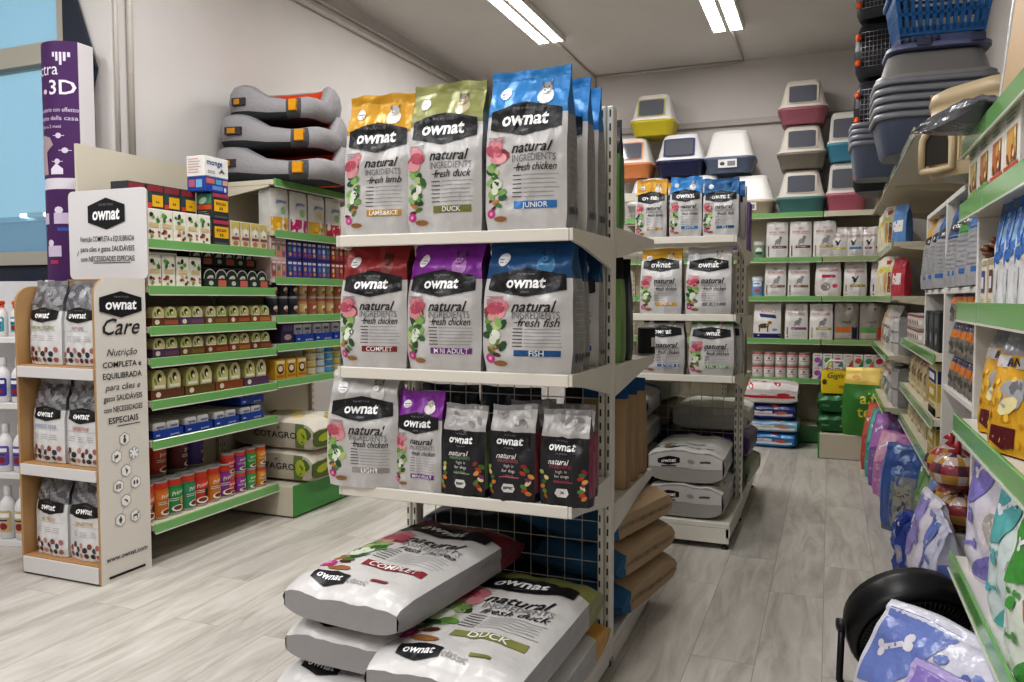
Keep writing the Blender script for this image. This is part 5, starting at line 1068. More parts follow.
# ---- packs on the floor before the back shelving
def padart(c1, c2):
    def a(P, mb, q):
        E = P.end(mb, .08); E.rect(-.46, .46, -.08, .0, c1, 1); E.rect(-.3, .1, .01, .08, 'e4dcd8', 2); E.ell(.25, .03, .12, .05, c2, 9, 0, 2); E.text('pads', -.1, .045, .06, c2, .008, .2, 3)
        D = P.front(mb, .08); blobs(D, 10, -.4, .4, q*.05, q*.8, .07, [c1, c2, 'e8e4e4'], 3)
    return a
for i, (c, c1, c2, nm, dd) in enumerate((('2f7fc0','d8e4ee','c85a4a','bright blue',.14), ('8fb8d8','e6e6ea','d88a5a','light blue',.12), ('27357e','d0d0dc','c86a50','navy',.14), ('e2dcdc','c02f3c','c02f3c','white and red',.2))):
    z = [.005, .147, .269, .411][i]
    place('pad%d' % i, plain_sack(c, .52, .42, dd, 140 + i, None, padart(c1, c2), m='film', side=mul(c, .9), edge=.25, name='pad_pack', part='wrapper'), '%s pack of pads, %s in the floor stack by the back shelving' % (nm, ['bottom','second','third','top'][i]), 'pad pack', (-.53 + .02*(i % 2), 7.72, z + dd/2), -.06 + .04*i, rx=lie)
# ---- corner plinth with green sacks and yellow gift bag
o = thing('corner_plinth', 'low cream and green plinth in the back right corner, under the green sacks', 'plinth', (-.06, 7.36, 0))
MB().box(0, .7, 0, .7, .004, .22, 'cdc5b4', .004).build('plinth_body', 'metal', o); MB().box(-.014, -.001, 0, .7, .004, .22, '3f9a45', .003).build('plinth_front', 'gloss', o)
def alf(P, mb, q):
    D = P.front(mb, .06); D.text('alf', .03, q*.56, .34, 'd8d24a', .015, 0, 2); D.text('tea', .03, q*.36, .34, 'd8d24a', .015, 0, 2); D.ell(-.25, q*.86, .1, .05, 'b8863a', 9, 0, 1)
place('alf', plain_sack('3f7f38', .4, .58, .2, 150, 'dcc266', alf, 'squat', 'bag', wr=.006, edge=.3, tsp=.76), 'large green sack with yellow folded top standing at the corner plinth', 'feed sack', (.33, 7.42, .2215), -.25)
def alf2(P, mb, q):
    for S in (P.end(mb, .06),): S.text('alf', .2, 0, .2, 'd0ca48', .01, 0, 2); S.rect(-.4, -.2, -.05, .05, '5a9a50', 1)
a2 = plain_sack('2a6a3c', .3, .5, .17, 151, '3a7a48', alf2, side='245c34')
for i in range(2): place('alf2', a2, 'dark green sack lying under the yellow gift bag, %s of two' % ['lower','upper'][i], 'feed sack', (.07, 7.42, .307 + .172*i), 0, rx=lie)
o = thing('gift_bag', 'yellow carrier bag with white loop handle on the green sacks', 'carrier bag', (.06, 7.5, .567))
g = loft(MB(), [(.23, .12, 0), (.24, .13, .1), (.23, .1, .2)], .1, 'e0c61e', cap1=False); D = Deco(g, lambda x, z, o_: (x, -.066 - o_ + abs(z - .1)*.1, z), 1, .1); D.text('Gigis', .0, .16, .07, '3a3420', 0, .3, 2); D.ell(-.09, .1, .02, .025, '5a4a18', 8, 0, 1); D.ell(.06, .06, .04, .015, 'b89a10', 8, 0, 1); g.build('bag_body', 'card', o)
MB().tube([(-.07, 0, .2), (-.07, 0, .26), (-.05, 0, .285), (.05, 0, .285), (.07, 0, .26), (.07, 0, .2)], .009, 'e4e2de', 8).build('handle', 'plastic', o)
# ================================================================== RIGHT WALL SHELVING
RX = XR - .02; QR = -PI/2       # faces -x
WHP = 'dcd9d4'
wall_unit('cream right wall shelving furthest from the camera, by the corner', (RX, 8.08, 0), QR, 2.0, [(2.2, .64, 'b4b898'), (1.79, .6, '9aa780'), (1.415, .6, 'a4ab8a'), (1.0, .62), (.635, .63)], 2.25)
wall_unit('cream right wall shelving with transparent rails, between far bay and white cube bay', (RX, 6.07, 0), QR, 1.86, [(2.2, .64, 'b4b898'), (1.13, .53), (.82, .53, 'a8b898'), (.6, .53)], 2.25)
# white cube bay
o = thing('cube_shelving', 'white box-shaped shelving bay with a tall partition beside the near right shelves', 'shelving', (0, 0, 0))
fx = .495
MB().box(RX - .02, RX, 2.96, 5.0, .02, 1.86, 'd6d3ce').build('back_panel', 'wood', o)
for y in (4.17,): MB().box(fx, RX - .021, y, y + .028, .005, 1.86, WHP, .002).build('partition', 'wood', o)
MB().box(fx, RX - .021, 4.97, 5.0, 1.14, 1.86, WHP, .002).build('side_panel', 'wood', o)
for y0, y1, z in ((2.96, 4.168, 1.445), (2.96, 4.168, 1.0), (2.96, 4.168, .1), (4.2, 4.968, 1.445), (2.96, 5.0, 1.861)): MB().box(fx + .002, RX - .021, y0, y1, z - .025, z, WHP, .002).build('shelf', 'wood', o)
# near shelving
DY = 2.9
o = wall_unit('near right shelving with thick green price rails and a white end panel', (RX, DY, 0), QR, 1.7, [(1.885, .61), (1.685, .61), (1.372, .61), (1.012, .61), (.56, .61)], 1.9, railh=.058, upl=False, upr=False, upc='d8d4cc')
MB().box(-.03, -.002, -.565, 0, .005, 1.87, WHP, .002).build('end_panel', 'wood', o)
# ---- goods on the far bays
def stick(seed):
    def a(D, q, P, mb):
        for k in range(3): D.rect(-.36 + .26*k, -.18 + .26*k, q*.1, q*.6, ['a87a4a','c8a860','8a4a34'][(seed + k) % 3], 1)
        D.rect(-.48, .48, q*.62, q*.74, ['d8c040','c8c86a','d8b030'][seed % 3], 1); D.rect(-.3, .3, q*.8, q*.9, 'a03a40', 1)
    return a
n = 0
for z, nm in ((1.7915, 'upper'), (1.4165, 'second')):
    for i in range(5):
        place('stk%d' % (i % 3), pack('d0ccb8', .14, .3, .05, 160 + i, stick(i), top='d8d2c4', m='film'), 'yellow and cream treat-stick pack, %s from the corner, %s shelf of far right bay' % (ORD[i], nm), 'treat pack', (.43, 7.5 - .21*i, z), QR + .75)
    place('bag_r%d' % n, pack(['5a86b8','b03a4a'][n], .16, .27, .08, 170 + n, lambda D, q, P, mb: D.rect(-.35, .35, q*.3, q*.6, 'e0dcd8', 1)), ['blue treat bag beside the stick packs, upper shelf of far right bay', 'dark red treat bag beside the stick packs, second shelf of far right bay'][n], 'treat bag', (.47, 6.3, z), QR + .5); n += 1
def royal(c1, c2):
    def a(D, q, P, mb): D.text('ROYAL CANIN', 0, q*.74, .12, 'b8323a', .004, 0, 2, .7); D.ell(.1, q*.4, .2, q*.1, c1, 9, .5, 1); D.ell(-.1, q*.25, .16, q*.08, c2, 9, 0, 2); D.rect(-.4, .1, q*.5, q*.56, c2, 1)
    return a
ss = [('cdbb98','a8683a','cream'), ('d8d4d0','c0463a','white and red'), ('c8c6c6','9aa0a8','silver')]
for i, (c, c2, nm) in enumerate(ss): place('ra%d' % i, pack(c, .26, .34, .15, 180 + i, royal(c2, '8a8078'), side='a8a6a6'), '%s food bag standing on the long low shelf of the far right bay' % nm, 'pet food bag', (.49, 7.3 - .33*i, 1.0015), QR + .2)
for i, (c, c2, nm) in enumerate((('c8b890','a89060','sand-coloured'), ('dcd8d6','3a8a94','white and teal'), ('b8b8ba','909298','grey film'))): place('rb%d' % i, pack(c, .26, .28, .16, 184 + i, royal(c2, '707880'), 'squat', side='a0a0a4'), '%s food bag on the lowest shelf of the far right bay' % nm, 'pet food bag', (.49, 7.2 - .36*i, .6365), QR + .15)
place('rc', pack('bcbabc', .3, .26, .2, 187, lambda D, q, P, mb: (D.rect(-.5, .5, q*.3, q*.34, '77777c', 1), D.rect(-.5, .5, q*.6, q*.64, '77777c', 1)), 'brick', m='film', name='pad_pack', part='wrapper'), 'shiny grey wrapped pack on the long shelf before the tins', 'pad pack', (.52, 6.28, 1.0015), QR)
place('rc2', pack('a9a8aa', .3, .27, .2, 188, lambda D, q, P, mb: D.rect(-.5, .5, q*.45, q*.5, '6a6a70', 1), 'brick', m='film', name='pad_pack', part='wrapper'), 'shiny grey wrapped pack on the lowest far right shelf', 'pad pack', (.52, 6.22, .6365), QR)
# transparent-rail bay: tins, pouches, cartons
for k in range(2):
    for i in range(7): place('rt_', can(.05, .085, 'c8c2ba', '8a5a54', lambda D, r, h: (D.rect(-r, r, h*.3, h*.6, 'e0dcd6', 0), D.ell(0, h*.45, r*.4, h*.2, '7a4a44', 8, 0, 1)), 12), 'small pale tin on the upper transparent-rail shelf, %s from far end, %s layer' % (ORD[i], ['lower','upper'][k]), 'food tin', (.53, 5.85 - .108*i, 1.1315 + .0865*k), QR)
for i in range(3): place('dkc%d' % i, carton(.2, .2, .2, ['2a2c30','34363c','26282c'][i], lambda D, w, h: (D.rect(-w*.4, w*.4, h*.6, h*.9, '4a5058', 0), D.ell(0, h*.3, w*.2, h*.15, '8a8a8c', 8, 0, 0)), name='carton'), 'dark carton on the upper transparent-rail shelf, %s from the white partition' % ORD[2 - i], 'carton', (.6, 4.93 - .225*i, 1.1315), QR)
for i in range(6): place('pch%d' % (i % 2), pack(['c8ba94','b8a47c'][i % 2], .16, .235, .09, 190 + i, lambda D, q, P, mb: (D.ell(0, q*.5, .25, q*.14, '6a4a34', 9, 0, 1), D.rect(-.4, .4, q*.75, q*.88, '8a5a3c', 1), D.rect(-.4, .4, q*.1, q*.2, 'd8ceb0', 1))), 'beige treat pouch on the middle transparent-rail shelf, %s from the far end' % ORD[i], 'treat pouch', (.55, 5.9 - .175*i, .8215), QR)
ycart = lambda D, w, h: (D.rect(-w*.48, w*.48, h*.62, h*.86, '26306a', 0), D.rect(-w*.4, w*.3, h*.68, h*.8, 'd8d8e0', 1), D.rect(-w*.48, w*.48, h*.28, h*.6, 'b89a3a', 0), D.rect(-w*.3, w*.3, h*.38, h*.5, 'e4dcc0', 1), D.lines(-w*.4, w*.4, h*.2, 3, h*.06, '8a8268', h*.02))
yside = lambda a, b, d, h: [(D.rect(-d*.48, d*.48, h*.62, h*.86, '26306a', 0), D.rect(-d*.48, d*.48, h*.28, h*.6, 'c0a440', 0), D.rect(-d*.3, d*.3, h*.4, h*.5, 'e4dcc0', 1)) for D in (a, b)]
yc = carton(.3, .3, .26, 'd8cba0', ycart, name='carton', extra=yside)
for k in range(2): place('yc', yc, 'cream carton with navy and mustard stripes, %s shelf against the partition' % ['low','middle'][k], 'carton', (.635, 4.45, [.6015, .8215][k]), QR)
for i in range(5): place('pch%d' % (i % 2), None, 'beige treat pouch on the lowest transparent-rail shelf, %s from the far end' % ORD[i], 'treat pouch', (.55, 5.9 - .21*i, .6015), QR)
yb = carton(.14, .09, .36, 'e0dedc', lambda D, w, h: (D.rect(-w*.4, w*.4, h*.7, h*.95, '26306a', 0), D.rect(-w*.4, w*.4, h*.5, h*.64, 'c03a3a', 0), D.rect(-w*.4, w*.4, h*.1, h*.4, '7a98c8', 0)), name='carton', extra=lambda a, b, d, h: [(D.rect(-d*.4, d*.4, h*.72, h*.95, '3a4a8a', 0), D.rect(-d*.4, d*.4, h*.4, h*.6, 'd88a3a', 0), D.rect(-d*.4, d*.4, h*.08, h*.3, '26306a', 0)) for D in (a, b)])
place('yb', yb, 'tall narrow white and navy carton on the white shelf near the netted treats', 'carton', (.56, 4.08, .1), QR) if False else None
# cube bay top: silver bags and netting
def silv(D, q, P, mb): D.lines(-.35, .4, q*.55, 8, q*.05, '9a9a9e', q*.014); D.poly([(a, b + q*.66) for a, b in hexa(.7, q*.14)], BLK, 1); D.text('ownat', 0, q*.66, .16, 'ffffff', .02, .1, 3); D.rect(-.1, .35, q*.12, q*.17, '3a6aa8', 1)
for i, (c, nm, y) in enumerate(((YEL, 'yellow', 4.87), ('a9a7a6', 'plain grey', 4.62), ('2a5f9a', 'dark blue', 4.34))): place('cb%d' % i, pack('a4a4a8', .22, .4, .13, 200 + i, silv, top=c, tsp=.6), 'silver food bag with %s top in the far white cube, second level' % nm, 'pet food bag', (.54, y, 1.4465), QR + .3, None, -.06)
for i, (c, nm, y) in enumerate((('1f4f8c', 'navy blue', 3.98), ('3a9a3a', 'bright green', 3.66), ('2f74b8', 'light blue', 3.38))): place('cc%d' % i, pack('a8a8ac', .22, .41, .13, 204 + i, silv, top=c, tsp=.52), 'silver food bag with %s top in the near white cube, top level' % nm, 'pet food bag', (.55, y, 1.4465), QR + .3, None, -.06)
net = lambda c: (lambda P, mb, q: blobs(P.front(mb, .06), 14, -.4, .4, q*.1, q*.9, .1, [c, mul(c, .5), mul(c, 1.6)], 6))
place('mar', plain_sack('5a2430', .3, .22, .16, 210, None, net('6a2030'), 'squat', name='treat_bag', part='pouch'), 'maroon bag of treats in the far white cube beside the partition', 'treat bag', (.6, 4.82, 1.1315 + .0), QR)
def treatpack(seed):
    def a(D, q, P, mb):
        D.rect(-.5, .5, q*.8, q*.97, '26326a', 1); D.rect(-.5, .5, q*.87, q*.9, 'e0e0e0', 2); D.rect(-.06, .06, q*.8, q*.97, 'c03a3a', 3); D.rect(-.5, .5, q*.55, q*.78, 'd87a2a', 1); D.ell(0, q*.3, .3, q*.2, ['6a6460','8a7a68'][seed % 2], 9, 0, 1); D.ell(.05, q*.35, .15, q*.1, '3a4048', 8, 0, 2)
    return a
for lay, z in enumerate((1.0015, 1.149, 1.296)):
    for i in range(7): place('tp%d' % (i % 2), pack('7c7874', .13, .143, .06, 212 + i, treatpack(i), m='film'), 'orange and navy treat pack in the white cube, %s from the partition, %s row' % (ORD[i], ['lowest','middle','top'][lay]), 'treat pack', (.54, 4.06 - .145*i, z), QR, 'orange and navy treat packs')
# netted treats and packs in the lower cube
def netball(seed):
    def mk():
        o = thing('netted_treat', None, None); mb = MB(); r = .095
        def f(u, v):
            a = 2*PI*u; b = PI*(v - .5); k = 1 + .05*noise.noise(Vector((math.cos(a)*2 + seed, math.sin(a)*2, v*4)))
            return (r*k*math.cos(a)*math.cos(b), r*k*math.sin(a)*math.cos(b), r*.82 + r*.82*k*math.sin(b))
        cs_ = ['a8803c','b8a8a4','7a2a34','b8904c','94404a','c4b4ae','5a3a4a']
        mb.grid(f, [i/18 for i in range(19)], [i/12 for i in range(13)], lambda u, v: cs_[int(v*6 + (seed % 2)) % 7] if int(u*18) % 3 else cs_[(int(v*6) + 3) % 7]); mb.build('treat_body', 'film', o)
        t = MB(); t.tube([(0, 0, r*1.6), (.01, 0, r*1.85), (0, .01, r*2.05)], [.02, .012, .028], 'a8343c', 8); t.build('twisted_end', 'film', o); return o
    return mk
MBX = MB().box(-.12, .12, -.3, .3, 0, .42, WHP, .004)
place('crate_w', lambda: (lambda o: o)(plain_crate()), None, None, (0,0,0)) if False else None
def wire_shelf():
    o = thing('display_bin', None, None); MB().box(-.15, .15, -.17, .17, .0, .35, 'c9c5be', .004).build('bin_body', 'wood', o); MB().box(-.152, -.15, -.15, .15, .05, .3, 'e4e2dc').build('front_label', 'card', o); return o
place('bin', wire_shelf, 'white display block in the lower cube carrying the round netted treats', 'display block', (.56, 3.74, .1015))
for k in range(2):
    for i in range(2): place('nb%d' % i, netball(i + 2*k), 'round red and gold wrapped treat, %s of the pile in the lower cube' % ['bottom far','bottom near','upper far','upper near'][2*k + i], 'treat', (.52 - .03*k, 3.84 - .2*i, .453 + .16*k), .5*i)
def litterprint(c1, c2, seed):
    def a(D, q, P, mb):
        r = random.Random(seed); D.L = .025; D.base = .0035; W = 'e6e4ec'
        D.poly([(-.46, q*.97), (.1, q*.97), (-.05, q*.7), (-.2, q*.55), (-.46, q*.5)], c1, 0)
        D.poly([(.46, .03), (.46, q*.35), (.2, q*.28), (-.1, q*.16), (-.3, .03)], c1, 0)
        D.ell(.12, q*.42, .24, .2, c2, 14, 0, 1); D.ell(.12, q*.42, .17, .14, 'b4b0a8', 12, 0, 2)
        for x, z, an, s_ in ((-.26, q*.78, .5, 1), (.26, q*.16, -.6, 1), (-.28, q*.24, .2, .8)):
            ca, sa = math.cos(an), math.sin(an); col_ = W if z > q*.5 or x > 0 else c1
            pt = lambda a_, b_: (x + (a_*ca - b_*sa)*s_, z + (a_*sa + b_*ca)*s_)
            D.poly([pt(-.1, -.018), pt(.1, -.018), pt(.1, .018), pt(-.1, .018)], col_, 2)
            for a_, b_ in ((-.11, .025), (-.11, -.025), (.11, .025), (.11, -.025)): D.ell(*pt(a_, b_), .035*s_, .03*s_, col_, 8, 0, 3)
        for k in range(7):
            x, z = r.uniform(0, .4), r.uniform(q*.66, q*.94); D.ell(x, z, .045, .03, c1, 7, r.uniform(-.6, .6), 1)
        D.ell(-.3, q*.42, .06, .05, c1, 8, 0, 2)
        for k in range(3): D.ell(-.36 + .06*k, q*.42 + .075, .022, .026, c1, 7, 0, 2)
        for sg in (1, -1):
            S = P.side(mb, sg, .03); S.base = .0035; g = P.h/P.d; S.rect(-.45, .45, g*.5, g*.8, c1, 0); S.rect(-.45, .45, g*.04, g*.2, c1, 0); S.ell(0, g*.34, .2, .25, c2, 9, 0, 1)
    return a
LIL, BLV = '9a90cc', '7a8ccc'
def lp(w, h, d, body, c1, c2, seed, kind='squat', m='film'): return pack(body, w, h, d, seed, litterprint(c1, c2, seed), kind, m=m, name='litter_pack', part='wrapper', wr=.009, side=mul(body, .9))
place('lp0', lp(.34, .58, .16, 'dcdae8', BLV, 'c8c4d8', 220), 'blue and white litter pack on the cube bay floor, furthest from the camera', 'litter pack', (.50, 4.0, .0), QR + .15)
place('lp1', lp(.34, .6, .16, 'dedbe6', LIL, 'd6d0dc', 221), 'lilac and white litter pack on the cube bay floor in the middle', 'litter pack', (.41, 3.58, .0), QR + .1)
place('lp2', lp(.34, .6, .16, 'd0d2e6', '7284c8', 'c8c8dc', 222), 'deep blue litter pack beside the near shelving end panel', 'litter pack', (.40, 3.2, .0), QR)
place('lpg', lp(.16, .3, .1, 'b8d4b0', '3a9a3a', 'e0ecd8', 223), 'small white and bright green pack beside the end panel', 'litter pack', (.27, 3.02, .0), QR - .2) if False else None
place('lpg', lp(.2, .3, .1, 'c8dcc0', '2f9a34', 'e0ecd8', 223), 'small white and bright green pack at the far end of the low shelf', 'litter pack', (.52, 2.845, .5615), QR)
# floor packs further down the aisle
def fl(c, h, w, d, seed, c1, c2): return pack(c, w, h, d, seed, litterprint(c1, c2, seed), 'squat', m='film', name='litter_pack', part='wrapper', wr=.009, side=mul(c, .85))
for i, (c, h, w, c1, c2, nm) in enumerate((('b8463c',.55,.3,'c86a50','d8a090','red'), ('3f9a94',.54,.3,'66b8b0','a8d8d0','teal'), ('7a5aa0',.56,.32,'b07ac0','c8b0d8','purple'), ('b87ab0',.46,.32,'d8a8c0','8aa0d0','pink'), ('7f8ccc',.42,.28,'5a80c0','c0d0e8','light blue'))):
    place('fl%d' % i, fl(c, h, w, .16, 230 + i, c1, c2), '%s film-wrapped pack standing on the floor, %s from the corner' % (nm, ORD[i]), 'litter pack', (.40 + .018*i, 6.95 - .29*i, .0), QR + .75, None, -.05)
def bluebag(D, q, P, mb):
    D.rect(-.22, .3, q*.06, q*.66, '8a8c8e', 1); D.rect(-.14, .22, q*.12, q*.6, 'a9a498', 2); D.text('CAT', .04, q*.45, .14, '3a3c40', .01, 0, 3); D.ell(.04, q*.3, .1, q*.09, '5c5a56', 9, 0, 3); D.rect(-.5, .5, .02, q*.05, '6a6c70', 1); blobs(D, 6, -.4, .4, q*.7, q*.95, .12, ['6f94cc','a8bce0','3a5a9a'], 8)
place('flb', pack('4a66a0', .28, .52, .17, 240, bluebag, 'squat', m='film', name='litter_pack', part='wrapper', wr=.012, side='3a5288'), 'big blue litter bag with grey picture panel, frontmost of the floor packs', 'litter pack', (.46, 5.22, 0), -.62)
place('flg', pack('8fae7c', .3, .62, .2, 241, litterprint('6f9a5c', 'c0d4ac', 241), 'squat', m='film', name='litter_pack', part='wrapper', wr=.01, side='7d9a6c'), 'pale green patterned litter pack under the transparent-rail shelves', 'litter pack', (.57, 4.72, 0), QR + .2)
place('fls', pack('4f6fb0', .2, .2, .14, 242, litterprint('3a5a9a', 'a8bce0', 242), 'squat', m='film', name='litter_pack', part='wrapper', wr=.01), 'small blue pack on the floor by the green patterned pack', 'litter pack', (.43, 4.83, 0), QR + .3)
place('fle', pack('3f4f9a', .22, .34, .14, 243, litterprint('2f3f8a', '8a98d0', 243), 'squat', m='film', name='litter_pack', part='wrapper', wr=.01), 'dark blue pack leaning by the foot of the white partition', 'litter pack', (.40, 4.3, 0), QR + .2)
# ---- near shelving goods
def seedbox(c, c2, nm): return carton(.17, .11, .24, 'e2ded8', lambda D, w, h: (D.ell(w*.1, h*.8, w*.26, h*.1, 'b8323c', 10, .3, 0), D.ell(w*.14, h*.8, w*.14, h*.05, '2f7a3a', 8, .3, 1), D.rect(-w*.3, w*.36, h*.18, h*.52, c, 0), D.rect(-w*.48, w*.48, 0.004, h*.16, c2, 0), D.lines(-w*.3, w*.3, h*.64, 2, h*.04, '6a8a5a', h*.014), blobs(D, 8, -w*.25, w*.3, h*.22, h*.48, w*.09, ['c8a050','8a5a30','e0c890','a83a30'], 5, 1)), name='seed_carton', extra=lambda a, b, d, h: [(D.rect(-d*.4, d*.4, h*.75, h*.9, 'b8c8a0', 0), D.rect(-d*.35, d*.35, h*.1, h*.6, mul(c2, 1.3), 0), D.lines(-d*.3, d*.3, h*.55, 5, h*.06, '7a8a6a', h*.015)) for D in (a, b)])
for i, (c, c2, nm) in enumerate((('b8a878','8fae5a','pale green'), ('a87848','5f9a3c','green'), ('b06a3c','c04a30','red'), ('c89a50','b84a30','orange'))): place('sd%d' % i, seedbox(c, c2, nm), 'white seed carton with %s foot, %s from the end panel, upper near shelf' % (nm, ORD[i]), 'seed carton', (.455, 2.80 - .185*i, 1.6865), QR)
z = 1.3735
mini = lambda c: carton(.085, .08, .145, 'd8cfbc', lambda D, w, h: (D.rect(-w*.3, w*.3, h*.3, h*.75, c, 0), D.rect(-w*.2, w*.2, h*.38, h*.62, 'd8d0e0', 1), D.rect(-w*.48, w*.48, h*.86, h*.96, 'b8a888', 0), D.lines(-w*.4, w*.4, h*.16, 3, h*.04, 'a09078', h*.012)), name='treat_carton')
for i, (c, nm) in enumerate((('5a4a9a','violet'), ('6a3430','maroon'), ('d8cdb8','plain cream'))): place('mn%d' % i, mini(c), 'small cream treat carton with %s window on the middle near shelf' % nm, 'treat carton', (.47, 2.76 - .125*i, z), QR)
o = None
def chew(seed):
    def mk():
        mb = MB(); pts = [(-.13 + .026*i, .012*math.sin(i*1.3 + seed), .018 + .006*math.sin(i + seed)) for i in range(11)]
        mb.tube(pts, [.007 + .004*abs(math.sin(i*.9 + seed)) for i in range(11)], ['6a3f28','7a4a30','5a3424'][seed % 3], 7); return mb.build('chew_stick', 'plastic')
    return mk
for i in range(6): place('chew%d' % (i % 3), chew(i), 'brown dried chew stick lying on the treat cartons, %s from the shelf edge' % ORD[i], 'chew stick', (.442 + .014*i, 2.74 + .008*i, z + .147 + .022*(i % 2)), PI/2 + .1*(i - 2), 'dried chew sticks')
def bluestick(D, q, P, mb): D.poly([(-.5, q*.36), (.1, q*.44), (.5, q*.58), (.5, q), (-.5, q)], '2a6fc0', 1); D.rect(-.3, -.05, q*.5, q*.82, '9ac0e4', 2); D.rect(.05, .3, q*.56, q*.84, '8ab4dc', 2); D.rect(-.5, .5, q*.84, q*.93, '1c3f80', 2); D.rect(-.5, -.2, 0.02, q*.34, 'cfcfd4', 1)
for i in range(3): place('bst', pack('d8d6d8', .15, .3, .06, 250, bluestick, m='film', name='treat_pack'), 'tall blue and white dental stick pack on the middle near shelf, %s from the cartons' % ORD[i], 'treat pack', (.445, 2.44 - .13*i, z), QR + .1)
def bird(D, q, P, mb):
    D.ell(.02, q*.45, .24, q*.12, 'a8a8ac', 10, .4, 1); D.ell(.08, q*.5, .12, q*.06, '77777c', 8, 0, 2); D.ell(-.04, q*.36, .2, q*.06, 'e8dca8', 8, .5, 2); D.rect(-.5, .5, q*.64, q*.73, 'c0bcc0', 1); D.text('MANICUP', .03, q*.685, .16, '2a2a34', .012, .1, 2, .8); D.poly([(-.36,q*.08),(-.34,q*.2),(.12,q*.2),(.16,q*.06),(-.1,q*.03)], '5c2026', 1); D.lines(-.28, .06, q*.16, 2, q*.05, 'b88a7a', q*.02); blobs(D, 24, -.42, .42, q*.04, q*.62, .05, ['d8a834','e4b848','c08a20','f0cc6a'], 9)
yb_ = pack('d2a030', .2, .33, .1, 252, bird, top='8f8f98', tsp=.74, m='film', name='seed_bag', side='b8882a')
for i, (x, y, t) in enumerate(((.52, 2.73, .0), (.475, 2.56, .1), (.45, 2.25, .1))): place('yb', yb_, 'yellow bird seed bag with dark red label, %s from the end panel of near shelving' % ORD[i], 'seed bag', (x, y, 1.0135), QR + .5 - t, None, -.08)
place('lp3', lp(.34, .42, .16, 'dcd8e6', '8c82c8', 'e0d8e0', 260, 'squat'), 'lilac and white litter pack on the lowest near shelf, at its far end', 'litter pack', (.515, 2.64, .5615), QR + .3)
place('lp4', lp(.3, .40, .15, 'd4e0e0', '66b4b6', 'd8e8e8', 261, 'squat'), 'teal and white litter pack on the lowest near shelf, in the middle', 'litter pack', (.5, 2.25, .5615), QR + .3)
place('lp5', lp(.3, .40, .15, 'dce4d8', '4f9a4a', 'd87a4a', 262, 'squat'), 'white pack with green leaf print and orange edge on the lowest near shelf', 'litter pack', (.48, 1.93, .5615), QR + .3)
# big litter packs on the floor in front
place('bigl', lp(.46, .5, .24, 'dcdce8', '7a8ccc', 'a8b0dc', 270, 'squat'), 'big white litter pack with blue paw print on the floor before the near shelving', 'litter pack', (.27, 2.40, 0), QR + .75, None, -.22)
place('bigp', lp(.44, .45, .2, 'b4a4d8', '8f7cc4', 'd8d0e6', 271, 'squat'), 'big lilac litter pack leaning on the blue and white one, nearest the camera', 'litter pack', (.31, 2.10, 0), QR + .8, None, -.25)
# ---------------- black floor fan
o = thing('floor_fan', 'black round floor fan standing on its tubular foot in the aisle', 'fan', (.275, 2.93, .0), .3)
FAN = o
fz, fr_ = .29, .2
g = MB(); ring = [(math.cos(2*PI*i/40), math.sin(2*PI*i/40)) for i in range(40)]
for i in range(40):
    pass
prof_ = [(fr_, -.07), (fr_ + .012, -.03), (fr_ + .012, .03), (fr_, .07), (fr_ - .015, .065), (fr_ - .012, 0), (fr_ - .015, -.065)]
vs = [(r*c, y, fz + r*s) for c, s in ring for r, y in prof_]; m_ = len(prof_)
g.add(vs, [(i*m_ + k, ((i+1) % 40)*m_ + k, ((i+1) % 40)*m_ + (k+1) % m_, i*m_ + (k+1) % m_) for i in range(40) for k in range(m_)], '17171a', True); g.build('drum', 'plastic', o)
for nm, y, bow in (('rear_grille', -.07, -.035), ('front_grille', .07, .03)):
    g = MB()
    for rr_ in (.05, .09, .125, .16, .187): g.tube([(rr_*c, y + bow*(1 - (rr_/fr_)**2), fz + rr_*s) for c, s in ring[::2]], .0022, '1a1a1d', 5, True)
    for k in range(72):
        a = 2*PI*k/72; g.tube([(rr_*math.cos(a), y + bow*(1 - (rr_/fr_)**2), fz + rr_*math.sin(a)) for rr_ in (.05, .1, .15, fr_ - .012)], .0018, '1a1a1d', 4)
    g.build(nm, 'plastic', o)
g = MB(); g.add([(0,0,0)], [], '000000')
hub = MB(); hub.lathe([(.001, -.11), (.05, -.105), (.075, -.08), (.075, -.02), (.03, -.01), (.03, .05), (.001, .055)], '1c1c20', 20); hub.v = [(x, z, fz + y) for x, y, z in hub.v]; hub.build('motor', 'plastic', o)
for k in range(3):
    b = MB(); a0 = 2*PI*k/3; pts = []
    b.grid(lambda u, v: ((.04 + .17*v)*math.cos(a0 + (u - .5)*(.9 - .1*v)), .02 + (u - .5)*.05, fz + (.04 + .17*v)*math.sin(a0 + (u - .5)*(.9 - .1*v))), [i/6 for i in range(7)], [i/5 for i in range(6)], '2a2a2e'); b.build('blade', 'plastic', o)
sh = MB(); sh.add([(r_*c, y_, fz + r_*s_) for r_, y_ in ((.06, -.085), (.12, -.08), (fr_ - .016, -.05)) for c, s_ in ring], [(j*40 + i, j*40 + (i+1) % 40, (j+1)*40 + (i+1) % 40, (j+1)*40 + i) for j in range(2) for i in range(40)], '0e0e10', True); sh.build('rear_shroud', 'plastic', o)
st = MB(); st.tube([(-fr_ - .025, 0, fz), (-fr_ - .03, 0, .1), (-fr_ + .02, 0, .02), (-fr_ + .03, -.14, .012)], .012, '141416', 8); st.tube([(-fr_ + .02, 0, .02), (-fr_ + .03, .14, .012)], .012, '141416', 8)
st.tube([(fr_ + .025, 0, fz), (fr_ + .03, 0, .1), (fr_ - .02, 0, .02), (fr_ - .03, -.14, .012)], .012, '141416', 8); st.tube([(fr_ - .02, 0, .02), (fr_ - .03, .14, .012)], .012, '141416', 8); st.tube([(-fr_ + .02, 0, .02), (fr_ - .02, 0, .02)], .012, '141416', 8)
st.build('stand', 'plastic', o)
